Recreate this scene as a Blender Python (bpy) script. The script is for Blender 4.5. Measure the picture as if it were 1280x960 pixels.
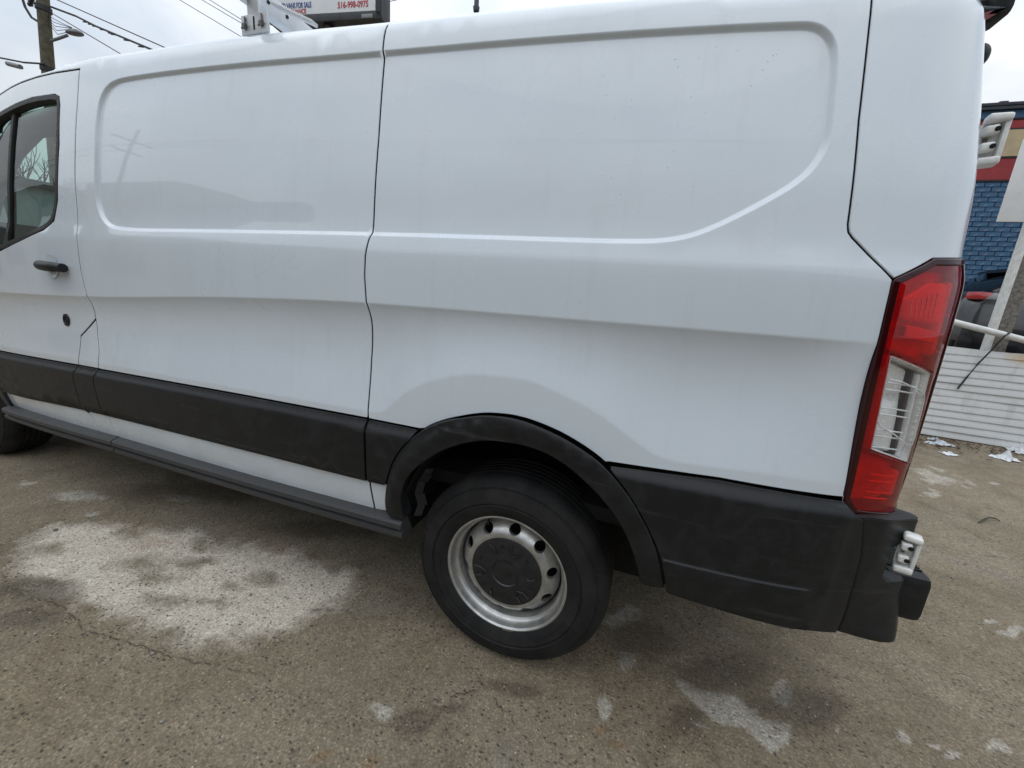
import bpy, bmesh, math, random
import numpy as np
from mathutils import Vector, Matrix, geometry, noise as mnoise

# ------------------------------------------------------------------ scene, camera, sky, sun
sc = bpy.context.scene
for o in list(bpy.data.objects): bpy.data.objects.remove(o)
COL = sc.collection
R_ = math.radians
random.seed(7); RNG = np.random.RandomState(11)

cam_d = bpy.data.cameras.new('camera'); cam = bpy.data.objects.new('camera', cam_d); COL.objects.link(cam)
CAM = Vector((0.3481, -1.0709, 1.2944)); YAW, PITCH, ROLL = 0.32141, 0.22662, 0.07626
_F = Vector((-math.sin(YAW)*math.cos(PITCH), math.cos(YAW)*math.cos(PITCH), -math.sin(PITCH)))
_R = Vector((math.cos(YAW), math.sin(YAW), 0)); _U = _R.cross(_F)
_R2 = _R*math.cos(ROLL)+_U*math.sin(ROLL); _U2 = _U*math.cos(ROLL)-_R*math.sin(ROLL)
m3 = Matrix((_R2, _U2, -_F)).transposed()
cam.matrix_world = Matrix.Translation(CAM) @ m3.to_4x4()
cam_d.sensor_width = 36.0; cam_d.lens = 492.4/1280*36; cam_d.clip_start = .02; cam_d.clip_end = 3000
sc.camera = cam

SUN_EL, SUN_AZ = 80.0, 205.0      # degrees; azimuth measured from +Y clockwise towards +X
world = bpy.data.worlds.new('World'); sc.world = world; world.use_nodes = True
wn = world.node_tree; wn.nodes.clear()
def wnode(t, **k):
    n = wn.nodes.new(t)
    for a, b in k.items(): setattr(n, a, b)
    return n
out = wnode('ShaderNodeOutputWorld'); bg = wnode('ShaderNodeBackground')
sky = wnode('ShaderNodeTexSky', sky_type='NISHITA', sun_disc=False)
sky.sun_elevation = R_(SUN_EL); sky.sun_rotation = R_(SUN_AZ); sky.air_density = 1.5; sky.dust_density = 4.0
tc = wnode('ShaderNodeTexCoord'); mp = wnode('ShaderNodeMapping'); mp.inputs['Scale'].default_value = (1.0, 1.0, 2.6)
nz = wnode('ShaderNodeTexNoise'); nz.inputs['Scale'].default_value = 1.7; nz.inputs['Detail'].default_value = 6; nz.inputs['Roughness'].default_value = .52
nz.inputs['Distortion'].default_value = .5
cr = wnode('ShaderNodeValToRGB'); cr.color_ramp.elements[0].position = .36; cr.color_ramp.elements[1].position = .60
cr.color_ramp.elements[0].color = (6.8, 7.9, 9.3, 1); cr.color_ramp.elements[1].color = (11.0, 11.4, 11.8, 1)
mx = wnode('ShaderNodeMix', data_type='RGBA'); mx.inputs[0].default_value = .93     # cloud cover over the clear sky
bg.inputs['Strength'].default_value = .1
L = wn.links.new
L(tc.outputs['Generated'], mp.inputs[0]); L(mp.outputs[0], nz.inputs['Vector']); L(nz.outputs[0], cr.inputs[0])
sxyz = wnode('ShaderNodeSeparateXYZ'); L(tc.outputs['Generated'], sxyz.inputs[0])       # overcast: the cloud deck brightens smoothly to the zenith
zen = wnode('ShaderNodeMath', operation='MULTIPLY_ADD', use_clamp=False); zen.inputs[1].default_value = 1.05; zen.inputs[2].default_value = .58
zcl = wnode('ShaderNodeMath', operation='MAXIMUM'); zcl.inputs[1].default_value = 0; L(sxyz.outputs[2], zcl.inputs[0]); L(zcl.outputs[0], zen.inputs[0])
cm = wnode('ShaderNodeVectorMath', operation='SCALE'); L(cr.outputs[0], cm.inputs[0]); L(zen.outputs[0], cm.inputs['Scale'])
L(sky.outputs[0], mx.inputs[6]); L(cm.outputs[0], mx.inputs[7]); L(mx.outputs[2], bg.inputs['Color']); L(bg.outputs[0], out.inputs[0])

sun_d = bpy.data.lights.new('sun', 'SUN'); sun = bpy.data.objects.new('sun', sun_d); COL.objects.link(sun)
sun_d.energy = .5; sun_d.angle = R_(80); sun_d.color = (1, .97, .93)
_sd = Vector((math.sin(R_(SUN_AZ))*math.cos(R_(SUN_EL)), math.cos(R_(SUN_AZ))*math.cos(R_(SUN_EL)), math.sin(R_(SUN_EL))))
sun.rotation_euler = _sd.to_track_quat('Z', 'Y').to_euler()
vs = sc.view_settings; vs.view_transform = 'Standard'; vs.look = 'None'; vs.exposure = 0.0; vs.gamma = 1.0
sc.render.resolution_x, sc.render.resolution_y = 1024, 768

# ------------------------------------------------------------------ materials
class NT:
    def __init__(self, name):
        self.m = bpy.data.materials.new(name); self.m.use_nodes = True; self.t = self.m.node_tree
        self.b = self.t.nodes['Principled BSDF']; self.o = self.t.nodes['Material Output']
    def n(self, t, **k):
        n = self.t.nodes.new(t)
        for a, b in k.items(): setattr(n, a, b)
        return n
    def l(self, a, b): self.t.links.new(a, b)
    def coord(self, scale=(1, 1, 1), which='Object'):
        c = self.n('ShaderNodeTexCoord'); m = self.n('ShaderNodeMapping'); m.inputs['Scale'].default_value = scale
        self.l(c.outputs[which], m.inputs[0]); return m.outputs[0]
    def noise(self, v, scale, detail=4, rough=.55, dist=0):
        n = self.n('ShaderNodeTexNoise'); n.inputs['Scale'].default_value = scale; n.inputs['Detail'].default_value = detail
        n.inputs['Roughness'].default_value = rough; n.inputs['Distortion'].default_value = dist; self.l(v, n.inputs['Vector']); return n.outputs[0]
    def voro(self, v, scale, feature='F1', rnd=1):
        n = self.n('ShaderNodeTexVoronoi', feature=feature); n.inputs['Scale'].default_value = scale; n.inputs['Randomness'].default_value = rnd
        self.l(v, n.inputs['Vector']); return n
    def ramp(self, f, a, b, ca=(0, 0, 0, 1), cb=(1, 1, 1, 1)):
        n = self.n('ShaderNodeValToRGB'); e = n.color_ramp.elements; e[0].position = a; e[1].position = b; e[0].color = ca; e[1].color = cb
        self.l(f, n.inputs[0]); return n.outputs[0]
    def math(self, op, a, b=None, c=None, clamp=False):
        n = self.n('ShaderNodeMath', operation=op, use_clamp=clamp)
        for i, x in enumerate((a, b, c)):
            if x is None: continue
            if isinstance(x, (int, float)): n.inputs[i].default_value = x
            else: self.l(x, n.inputs[i])
        return n.outputs[0]
    def mix(self, f, a, b, mode='MIX'):
        n = self.n('ShaderNodeMix', data_type='RGBA', blend_type=mode)
        for i, x in ((0, f), (6, a), (7, b)):
            if isinstance(x, (int, float)): n.inputs[i].default_value = x
            elif isinstance(x, tuple): n.inputs[i].default_value = x if len(x) == 4 else (*x, 1)
            else: self.l(x, n.inputs[i])
        return n.outputs[2]
    def bump(self, h, strength=.3, dist=.002):
        n = self.n('ShaderNodeBump'); n.inputs['Strength'].default_value = strength; n.inputs['Distance'].default_value = dist
        self.l(h, n.inputs['Height']); self.l(n.outputs[0], self.b.inputs['Normal']); return n
    def set(self, **k):
        for a, v in k.items():
            i = self.b.inputs[a.replace('_', ' ')]
            if isinstance(v, tuple): i.default_value = v if len(v) == 4 else (*v, 1)
            elif isinstance(v, (int, float)): i.default_value = v
            else: self.l(v, i)
        return self

def simple(name, col, rough=.6, metal=0.0, var=.25, scale=14, bump=.0, bscale=60, coat=0):
    t = NT(name); v = t.coord()
    f = t.ramp(t.noise(v, scale, 5, .6), .3, .72)
    d = tuple(c*(1-var) for c in col); e = tuple(min(1, c*(1+var)) for c in col)
    t.set(Base_Color=t.mix(f, d, e), Metallic=metal, Coat_Weight=coat, Coat_Roughness=.08)
    t.set(Roughness=t.math('MULTIPLY_ADD', t.noise(v, scale*2.3, 3), .3, max(0, rough-.15)))
    if bump: t.bump(t.noise(v, bscale, 4), bump, .002)
    return t.m

def m_paint():
    t = NT('white_paint'); v = t.coord()
    # body grime: faint mottled dust film, vertical run marks, a few specks of road dirt
    film = t.ramp(t.noise(v, 2.2, 6, .62, .6), .42, .78)
    runs = t.ramp(t.noise(t.coord((26, 26, 1.1)), 1.0, 5, .6), .56, .82)
    speck = t.ramp(t.noise(v, 190, 2, .5), .70, .76)
    f = t.math('ADD', t.math('MULTIPLY', film, .20), t.math('MULTIPLY', runs, .26), clamp=True)
    c = t.mix(f, (.655, .720, .780), (.50, .53, .55))
    sz = t.n('ShaderNodeSeparateXYZ'); t.l(t.coord(), sz.inputs[0])
    spray = t.math('MULTIPLY', t.ramp(t.noise(v, 5, 8, .7), .35, .70), t.ramp(sz.outputs[2], .45, .95, (1, 1, 1, 1), (0, 0, 0, 1)))
    c = t.mix(t.math('MULTIPLY', spray, .30), c, (.40, .38, .345))
    c = t.mix(t.math('MULTIPLY', speck, .22), c, (.35, .33, .30))
    rg = t.math('MULTIPLY_ADD', film, .18, .26)
    t.set(Base_Color=c, Roughness=rg, Coat_Weight=1.0, Specular_IOR_Level=.35)
    t.set(Coat_Roughness=.022)
    t.bump(t.noise(v, 240, 2), .012, .0006)
    return t.m

def m_plastic(name='black_plastic', col=(.0085, .0095, .011)):
    t = NT(name); v = t.coord()
    dust = t.ramp(t.noise(v, 9, 8, .70, 1.4), .45, .80)
    str_ = t.ramp(t.noise(t.coord((3.2, 3.2, 42)), 1.0, 5, .6, .4), .60, .80)
    sc1 = t.ramp(t.noise(v, 90, 3, .6), .62, .80)
    f = t.math('ADD', t.math('MULTIPLY', dust, .13), t.math('ADD', t.math('MULTIPLY', str_, .26), t.math('MULTIPLY', sc1, .14)), clamp=True)
    t.set(Base_Color=t.mix(f, col, (.115, .115, .114)), Specular_IOR_Level=.34)
    t.set(Roughness=t.math('MULTIPLY_ADD', dust, .25, .42))
    t.bump(t.noise(v, 420, 2), .25, .0006)
    return t.m

def m_thin(name, tint, ior=1.5, rough=.03, body=None, bw=0.0):
    # thin clear sheet: tinted see-through plus mirror reflection by angle
    t = NT(name); t.t.nodes.remove(t.b)
    tr = t.n('ShaderNodeBsdfTransparent'); tr.inputs[0].default_value = (*tint, 1)
    gl = t.n('ShaderNodeBsdfGlossy'); gl.inputs['Roughness'].default_value = rough
    fr = t.n('ShaderNodeFresnel'); fr.inputs[0].default_value = ior
    ge = t.n('ShaderNodeNewGeometry'); t.l(t.math('MULTIPLY_ADD', ge.outputs['Backfacing'], 1/ior-ior, ior), fr.inputs[0])
    mx = t.n('ShaderNodeMixShader'); src = tr.outputs[0]
    if body:
        df = t.n('ShaderNodeBsdfDiffuse'); df.inputs[0].default_value = (*body, 1)
        m0 = t.n('ShaderNodeMixShader'); m0.inputs[0].default_value = bw
        t.l(src, m0.inputs[1]); t.l(df.outputs[0], m0.inputs[2]); src = m0.outputs[0]
    t.l(fr.outputs[0], mx.inputs[0]); t.l(src, mx.inputs[1]); t.l(gl.outputs[0], mx.inputs[2]); t.l(mx.outputs[0], t.o.inputs[0])
    return t.m

def m_tyre():
    t = NT('tyre_rubber'); v = t.coord()
    f = t.ramp(t.noise(v, 9, 7, .65), .38, .75)
    t.set(Base_Color=t.mix(t.math('MULTIPLY', f, .55), (.011, .011, .012), (.045, .042, .038)), Roughness=.75, Specular_IOR_Level=.28)
    t.bump(t.noise(v, 260, 3), .3, .001); return t.m

def m_ground():
    t = NT('worn_pavement'); v = t.coord()
    def att(n): a = t.n('ShaderNodeAttribute', attribute_name=n); return a.outputs['Fac']
    big = t.ramp(t.noise(v, .9, 5, .6, .4), .34, .70)
    mid = t.ramp(t.noise(v, 5.5, 7, .66, .3), .34, .70)
    fine = t.noise(v, 150, 5, .75)
    c = t.mix(big, (.182, .146, .098), (.246, .212, .160))
    c = t.mix(t.math('MULTIPLY', mid, .45), c, (.325, .282, .212))
    blot = t.ramp(t.noise(v, 2.7, 8, .7, 1.0), .55, .72)
    c = t.mix(t.math('MULTIPLY', blot, .70), c, (.120, .092, .060))
    wide = t.ramp(t.noise(v, 1.1, 9, .68, 1.2), .46, .70)
    c = t.mix(t.math('MULTIPLY', wide, .50), c, (.118, .098, .070))
    gr = t.ramp(t.noise(v, 1.4, 8, .72, .5), .56, .74)
    c = t.mix(t.math('MULTIPLY', gr, .55), c, (.245, .242, .228))
    # salt bloom, pale scrapes, damp and rust, each with its own traced shape
    edge = t.math('MULTIPLY_ADD', t.noise(v, 11, 10, .74, .5), 1.5, -.75)
    salt = t.ramp(t.math('ADD', att('salt'), t.math('MULTIPLY', edge, .75)), .28, .80)
    pale = t.ramp(t.math('ADD', att('pale'), t.math('MULTIPLY', edge, 1.0)), .40, .72)
    damp = t.ramp(t.math('ADD', att('damp'), t.math('MULTIPLY', edge, .5)), .30, .80)
    rust = t.ramp(t.math('ADD', att('rust'), t.math('MULTIPLY', edge, .8)), .40, .80)
    mott = t.ramp(t.noise(v, 34, 8, .76), .32, .62)
    c = t.mix(t.math('MULTIPLY', salt, t.math('MULTIPLY_ADD', mott, .30, .64)), c, (.62, .575, .50))
    c = t.mix(t.math('MULTIPLY', t.math('MULTIPLY', pale, t.math('MULTIPLY_ADD', mott, .5, .5)), .72), c, (.50, .475, .43))
    c = t.mix(t.math('MULTIPLY', damp, .60), c, (.078, .062, .044))
    c = t.mix(t.math('MULTIPLY', rust, .28), c, (.235, .115, .04))
    # aggregate: sand speckle, dark pits, pale chips
    c = t.mix(.70, c, t.mix(t.ramp(fine, .32, .68), (.24, .235, .23), (.76, .755, .74)), 'OVERLAY')
    vp = t.coord((1.0, 1.7, 1.0)); wv = t.n('ShaderNodeVectorMath', operation='ADD'); nv = t.n('ShaderNodeTexNoise'); nv.inputs['Scale'].default_value = 60; t.l(v, nv.inputs['Vector']); sv = t.n('ShaderNodeVectorMath', operation='SCALE'); sv.inputs['Scale'].default_value = .012; t.l(nv.outputs['Color'], sv.inputs[0]); t.l(vp, wv.inputs[0]); t.l(sv.outputs[0], wv.inputs[1]); vp = wv.outputs[0]
    pv = t.voro(vp, 50); pit = t.ramp(pv.outputs['Distance'], .17, .33, (1, 1, 1, 1), (0, 0, 0, 1))
    sp = t.n('ShaderNodeSeparateColor'); t.l(pv.outputs['Color'], sp.inputs[0])
    pit = t.math('MULTIPLY', pit, t.ramp(sp.outputs[0], .46, .52))
    pv2 = t.voro(vp, 26); sp2 = t.n('ShaderNodeSeparateColor'); t.l(pv2.outputs['Color'], sp2.inputs[0])
    pit2 = t.math('MULTIPLY', t.ramp(pv2.outputs['Distance'], .06, .26, (1, 1, 1, 1), (0, 0, 0, 1)), t.ramp(sp2.outputs[0], .80, .85))
    pits = t.math('MAXIMUM', t.math('MULTIPLY', pit, .9), pit2)
    pits = t.math('MULTIPLY', pits, t.ramp(t.noise(v, 3.0, 5, .6), .26, .58))
    c = t.mix(t.math('MULTIPLY', pits, .92), c, (.042, .039, .035))
    pv3 = t.voro(v, 75); sp3 = t.n('ShaderNodeSeparateColor'); t.l(pv3.outputs['Color'], sp3.inputs[0])
    chip = t.math('MULTIPLY', t.ramp(pv3.outputs['Distance'], .12, .24, (1, 1, 1, 1), (0, 0, 0, 1)), t.ramp(sp3.outputs[1], .90, .93))
    c = t.mix(t.math('MULTIPLY', chip, .7), c, (.52, .49, .44))
    ag = t.voro(v, 125); sa = t.n('ShaderNodeSeparateColor'); t.l(ag.outputs['Color'], sa.inputs[0])
    ag2 = t.voro(v, 60); sa2 = t.n('ShaderNodeSeparateColor'); t.l(ag2.outputs['Color'], sa2.inputs[0])
    gk = t.math('ADD', t.math('MULTIPLY', sa.outputs[0], .62), t.math('MULTIPLY', sa2.outputs[1], .38))
    gk = t.math('MULTIPLY', gk, t.ramp(ag.outputs['Distance'], .30, .62, (1, 1, 1, 1), (.45, .45, .45, 1)))
    c = t.mix(.42, c, t.mix(t.ramp(gk, .12, .85), (.22, .215, .205), (.80, .79, .76)), 'OVERLAY')
    t.set(Base_Color=c, Specular_IOR_Level=.25)
    t.set(Roughness=t.math('MULTIPLY_ADD', damp, -.25, .90))
    h = t.math('ADD', t.math('MULTIPLY', fine, .8), t.math('MULTIPLY', pits, -1.0))
    h = t.math('ADD', h, t.math('MULTIPLY_ADD', t.noise(v, 14, 5, .6), .7, t.math('MULTIPLY', ag.outputs['Distance'], -.6)))
    t.bump(h, .55, .005); return t.m

M = {}
M['paint'] = m_paint(); M['plastic'] = m_plastic(); M['sill'] = m_plastic('sill_plastic', (.045, .046, .048)); M['tyre'] = m_tyre(); M['ground'] = m_ground()
M['rim'] = simple('silver_wheel_paint', (.50, .50, .49), .38, .80, .22, 26, coat=.2)
M['liner'] = simple('dark_liner', (.012, .012, .012), .9, 0, .4, 8, .3)
M['under'] = simple('underbody_grey', (.009, .0085, .008), .85, 0, .5, 10, .3)
M['frame_grey'] = simple('galvanised_frame', (.20, .20, .19), .7, .2, .35, 16)
M['cap'] = simple('wheel_cap_black', (.016, .017, .019), .38, 0, .45, 30, .2, 200)
M['seal_gap_shade'] = simple('rubber_seal_gap_shade', (.012, .012, .013), .55, 0, .3, 20)
M['hinge'] = simple('white_hinge_paint', (.74, .74, .72), .45, 0, .16, 40, .2, 90, coat=.3)
M['alu'] = simple('white_aluminium', (.60, .62, .64), .40, .25, .12, 25, coat=.2)
M['steel'] = simple('dull_steel', (.16, .15, .14), .5, .7, .3, 60)
M['hole'] = simple('bolt_hole', (.008, .008, .008), .9, 0, .2)
M['glass'] = m_thin('cab_glass', (.66, .80, .76), 1.50, .01)
M['glass_dark'] = m_thin('tinted_glass', (.10, .12, .12), 1.5, .02)
M['interior'] = simple('cab_interior', (.06, .052, .055), .8, 0, .3, 8)
M['headliner'] = simple('headliner', (.25, .25, .24), .9, 0, .1, 8)
M['seat'] = simple('seat_cloth', (.035, .036, .04), .9, 0, .3, 40, .3, 300)
M['lens_red'] = m_thin('red_lens', (.95, .010, .020), 1.52, .015, (.72, .002, .010), .22)
M['lens_edge'] = m_thin('dark_red_lens', (.10, .002, .004), 1.50, .04, (.040, .0010, .002), .70)
M['lens_clear'] = m_thin('clear_lens', (.93, .94, .94), 1.5, .02)
M['refl'] = simple('lamp_reflector', (.80, .80, .80), .22, .9, .08, 30)
M['refl_grey'] = simple('lamp_silver_tray', (.74, .74, .74), .40, .15, .3, 9)
M['lamp_red'] = simple('lamp_red_tray', (.50, .06, .06), .35, .15, .45, 22)
M['lamp_white'] = simple('lamp_white_bar', (.85, .85, .85), .25, .2, .05, 30)
M['droplet'] = simple('water_bead', (.70, .75, .79), .25, 0, .05, 20, coat=1)
M['crack'] = simple('crack_gap_shade', (.075, .063, .050), .95, 0, .4, 40)

# ------------------------------------------------------------------ mesh helpers
def link(o, parent=None):
    COL.objects.link(o)
    if parent is not None: o.parent = parent
    return o
def mesh_obj(name, verts, faces, mat, parent=None, smooth=False, normals=None):
    me = bpy.data.meshes.new(name); me.from_pydata([tuple(map(float, v)) for v in verts], [], [tuple(map(int, f)) for f in faces])
    if mat: me.materials.append(M[mat] if isinstance(mat, str) else mat)
    if smooth or normals is not None: me.polygons.foreach_set('use_smooth', [True]*len(me.polygons))
    me.update()
    if normals is not None: me.normals_split_custom_set_from_vertices([tuple(map(float, n)) for n in normals])
    return link(bpy.data.objects.new(name, me), parent)
def bm_obj(name, bm, mat, parent=None, smooth=False, angle=None):
    bmesh.ops.recalc_face_normals(bm, faces=bm.faces[:])
    me = bpy.data.meshes.new(name); bm.to_mesh(me); bm.free()
    if mat: me.materials.append(M[mat] if isinstance(mat, str) else mat)
    if smooth: me.polygons.foreach_set('use_smooth', [True]*len(me.polygons))
    if angle: me.set_sharp_from_angle(angle=R_(angle))
    return link(bpy.data.objects.new(name, me), parent)
def add_box(bm, c, s, bevel=0, rot=None, seg=2):
    r = bmesh.ops.create_cube(bm, size=1.0); vs = r['verts']
    for v in vs: v.co = Vector((v.co.x*s[0], v.co.y*s[1], v.co.z*s[2]))
    if bevel:
        es = list({e for v in vs for e in v.link_edges})
        rr = bmesh.ops.bevel(bm, geom=es, offset=bevel, segments=seg, affect='EDGES', profile=.6)
        vs = list({v for f in rr['faces'] for v in f.verts} | {v for v in vs if v.is_valid})
    for v in vs:
        co = v.co if rot is None else rot @ v.co
        v.co = co + Vector(c)
    return vs
def box(name, c, s, mat, parent=None, bevel=0, rot=None):
    bm = bmesh.new(); add_box(bm, c, s, bevel, rot); return bm_obj(name, bm, mat, parent, bevel > 0, 40 if bevel else None)
def add_tube(bm, pts, r, n=8, cap=True):
    pts = [Vector(p) for p in pts]; rr = r if hasattr(r, '__len__') else [r]*len(pts); rings = []
    up = Vector((0, 0, 1))
    for i, p in enumerate(pts):
        d = (pts[min(i+1, len(pts)-1)]-pts[max(i-1, 0)]).normalized()
        a = d.cross(up) if abs(d.dot(up)) < .95 else d.cross(Vector((1, 0, 0)))
        a.normalize(); b = d.cross(a).normalized()
        rings.append([bm.verts.new(p+(a*math.cos(t)+b*math.sin(t))*rr[i]) for t in [2*math.pi*k/n for k in range(n)]])
    for i in range(len(rings)-1):
        for k in range(n): bm.faces.new((rings[i][k], rings[i][(k+1) % n], rings[i+1][(k+1) % n], rings[i+1][k]))
    if cap: bm.faces.new(rings[0]); bm.faces.new(rings[-1])
def tube(name, pts, r, mat, parent=None, n=8):
    bm = bmesh.new(); add_tube(bm, pts, r, n); return bm_obj(name, bm, mat, parent, True, 50)
def lathe_y(name, prof, c, mat, parent=None, n=72, angle=35):
    # prof: list of (radius, y); revolved about the Y axis through c=(x,z)
    bm = bmesh.new(); rings = []
    for (r, y) in prof:
        if r < 1e-5: rings.append([bm.verts.new((c[0], y, c[1]))])
        else: rings.append([bm.verts.new((c[0]+r*math.cos(2*math.pi*k/n), y, c[1]+r*math.sin(2*math.pi*k/n))) for k in range(n)])
    for a, b in zip(rings, rings[1:]):
        for k in range(n):
            if len(a) == 1 and len(b) == 1: continue
            if len(a) == 1: bm.faces.new((a[0], b[k], b[(k+1) % n]))
            elif len(b) == 1: bm.faces.new((a[k], a[(k+1) % n], b[0]))
            else: bm.faces.new((a[k], a[(k+1) % n], b[(k+1) % n], b[k]))
    return bm_obj(name, bm, mat, parent, True, angle)
def empty(name, loc, label=None, cat=None, group=None, rz=0):
    o = bpy.data.objects.new(name, None); o.empty_display_size = .1; o.location = loc; o.rotation_euler = (0, 0, rz); link(o)
    return tag(o, label, cat, group)
def tag(o, label=None, cat=None, group=None, kind=None):
    if label: o['label'] = label
    if cat: o['category'] = cat
    if group: o['group'] = group
    if kind: o['kind'] = kind
    return o

# ------------------------------------------------------------------ the van's side surface
def pchip(xs, ys):
    xs = np.asarray(xs, float); ys = np.asarray(ys, float); h = np.diff(xs); d = np.diff(ys)/h
    m = np.zeros(len(xs)); m[0] = d[0]; m[-1] = d[-1]
    for i in range(1, len(xs)-1):
        if d[i-1]*d[i] > 0:
            w1 = 2*h[i]+h[i-1]; w2 = h[i]+2*h[i-1]; m[i] = (w1+w2)/(w1/d[i-1]+w2/d[i])
    def f(x):
        x = np.asarray(x, float); i = np.clip(np.searchsorted(xs, x)-1, 0, len(h)-1)
        t = (x-xs[i])/h[i]; a = ys[i]; b = ys[i+1]; p = m[i]*h[i]; q = m[i+1]*h[i]
        r = (2*t**3-3*t**2+1)*a+(t**3-2*t**2+t)*p+(-2*t**3+3*t**2)*b+(t**3-t**2)*q
        r = np.where(x < xs[0], ys[0]+m[0]*(x-xs[0]), r); return np.where(x > xs[-1], ys[-1]+m[-1]*(x-xs[-1]), r)
    return f
def sstep(t): t = np.clip(t, 0, 1); return t*t*(3-2*t)
W2 = 1.03                                            # centre plane of the van in Y
_s = np.arange(-4.8, 2.1001, .002)
_ang = pchip([-4.8, -4.5, -4.2, -3.5, -3.2, -2.6, -2.0, -1.2, -.4, .3, .6, .74, .86, .960, 1.038, 1.095, 1.168, 1.8, 2.1],
             np.radians([-60, -42, -24, -9, -5, -2, -1, -.4, 0, .8, 3.5, 8, 16.0, 29.5, 52, 74, 88, 90, 90]))(_s)
_X = np.concatenate([[0], np.cumsum(np.cos((_ang[1:]+_ang[:-1])/2)*.002)])
_Y = np.concatenate([[0], np.cumsum(np.sin((_ang[1:]+_ang[:-1])/2)*.002)])
_i0 = np.searchsorted(_s, -.4-1e-9); _X += -.4-_X[_i0]; _Y -= _Y[_i0]
zr = pchip([-4.6, -3.4, -2.9, -2.5, -2.0, -1.77, -1.2, -.54, .02, .57, 1.2], [1.80, 1.86, 1.97, 2.02, 2.028, 2.021, 2.006, 1.973, 1.95, 1.918, 1.89])
prof0 = pchip([.30, .36, .42, .50, .58, .80, .90, 1.18, 1.375, 1.398, 1.44, 1.60, 1.80, 1.95, 1.99, 2.02, 2.04, 2.055, 2.066, 2.075],
              [.080, .055, .032, .014, .006, .0, .0, .004, .0085, .0105, .020, .034, .062, .088, .096, .105, .118, .138, .165, .20])
zk = pchip([-4.6, -2.886, -2.0, -1.097, -.519, .23, .78, 1.1], [1.06, 1.099, 1.14, 1.203, 1.228, 1.238, 1.244, 1.246])
_EB = [(-4.6, .74), (-3.0, .800), (-2.2, .828), (-1.16, .850), (-.56, .861), (-.50, .863), (-.459, .873), (-.424, .904), (-.369, .954), (-.262, 1.011), (-.121, 1.046),
       (.012, 1.052), (.141, 1.025), (.263, .979), (.36, .924), (.43, .893), (.494, .890), (.683, .899), (.862, .897), (1.1, .897)]
zc = pchip([p[0] for p in _EB], [p[1] for p in _EB])
RECESS = [(-1.736, 2.009), (-1.197, 1.998), (-.535, 1.970), (.021, 1.950), (.560, 1.923), (.603, 1.918), (.629, 1.900), (.646, 1.874), (.655, 1.832), (.662, 1.715), (.663, 1.665), (.647, 1.623),
          (.621, 1.589), (.564, 1.546), (.456, 1.481), (.388, 1.455), (.295, 1.444), (-.048, 1.444), (-.523, 1.444), (-1.301, 1.436), (-1.79, 1.430), (-1.891, 1.451), (-1.938, 1.509), (-1.944, 1.58),
          (-1.936, 1.706), (-1.925, 1.862), (-1.905, 1.954), (-1.849, 1.999)]
def chaikin(p, n=2, closed=True):
    p = np.asarray(p, float)
    for _ in range(n):
        q = np.roll(p, -1, 0) if closed else p[1:]
        a = p if closed else p[:-1]
        r = np.empty((2*len(a), 2)); r[0::2] = .75*a+.25*q; r[1::2] = .25*a+.75*q
        p = r if closed else np.vstack([p[:1], r, p[-1:]])
    return p
def resample(p, step, closed=True):
    p = np.asarray(p, float); out = []; n = len(p)
    for i in range(n if closed else n-1):
        a = p[i]; b = p[(i+1) % n]; k = max(1, int(math.ceil(np.linalg.norm(b-a)/step)))
        for j in range(k): out.append(a+(b-a)*j/k)
    if not closed: out.append(p[-1])
    return np.array(out)
def inside(pts, poly):
    x, y = pts[:, 0], pts[:, 1]; r = np.zeros(len(pts), bool); n = len(poly)
    for i in range(n):
        x1, y1 = poly[i]; x2, y2 = poly[(i+1) % n]
        if y1 == y2: continue
        c = ((y1 > y) != (y2 > y)) & (x < (x2-x1)*(y-y1)/(y2-y1)+x1); r ^= c
    return r
def segdist(pts, poly, closed=True):
    d = np.full(len(pts), 1e9); n = len(poly)
    for i in range(n if closed else n-1):
        a = poly[i]; b = poly[(i+1) % n]; e = b-a; L2 = max(e@e, 1e-12)
        t = np.clip(((pts-a)@e)/L2, 0, 1); q = pts-a-t[:, None]*e; d = np.minimum(d, np.sqrt((q*q).sum(1)))
    return d
RC = chaikin(RECESS, 2)
def relief(s, z):
    s = np.asarray(s, float); z = np.asarray(z, float)
    k = zk(s); c = zc(s); span = np.maximum(k-c, .02); t = np.clip((k-z)/span, 0, 1)
    amp = .080*span*(1-.75*sstep((s-.62)/.3))*(1-.6*sstep((-3.2-s)/.6))
    r = amp*np.sin(math.pi*((t+.06)**.58-.06**.58)/(1.06**.58-.06**.58))*(1+.0*t)
    pts = np.stack([s, z], -1); near = (s > -2.0) & (s < .72) & (z > 1.38) & (z < 2.06); sd = np.full(len(s), 1.)
    if near.any():
        q = pts[near]; dd = segdist(q, RC); sd[near] = np.where(inside(q, RC), -dd, dd)
    return r+.0115*sstep((.0075-sd)/.015)
def surf(s, z, off=0.0, rel=True):
    s = np.atleast_1d(np.asarray(s, float)); z = np.atleast_1d(np.asarray(z, float))
    X = np.interp(s, _s, _X); Y = np.interp(s, _s, _Y); a = np.interp(s, _s, _ang)
    k = sstep((z-1.45)/.45); p = prof0(z-(zr(s)-1.95)*k)
    if rel: p = p+relief(s, z)
    p = p-(off(s, z) if callable(off) else off)
    return np.stack([X-np.sin(a)*p, Y+np.cos(a)*p, z], -1)
def surfn(s, z, off=0.0, rel=True, e=.0012):
    a = surf(s+e, z, off, rel)-surf(s-e, z, off, rel); b = surf(s, z+e, off, rel)-surf(s, z-e, off, rel)
    n = np.cross(a, b); return n/np.maximum(np.linalg.norm(n, axis=1, keepdims=True), 1e-9)
def area2(p): q = np.roll(p, -1, 0); return .5*np.sum(p[:, 0]*q[:, 1]-q[:, 0]*p[:, 1])
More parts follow.
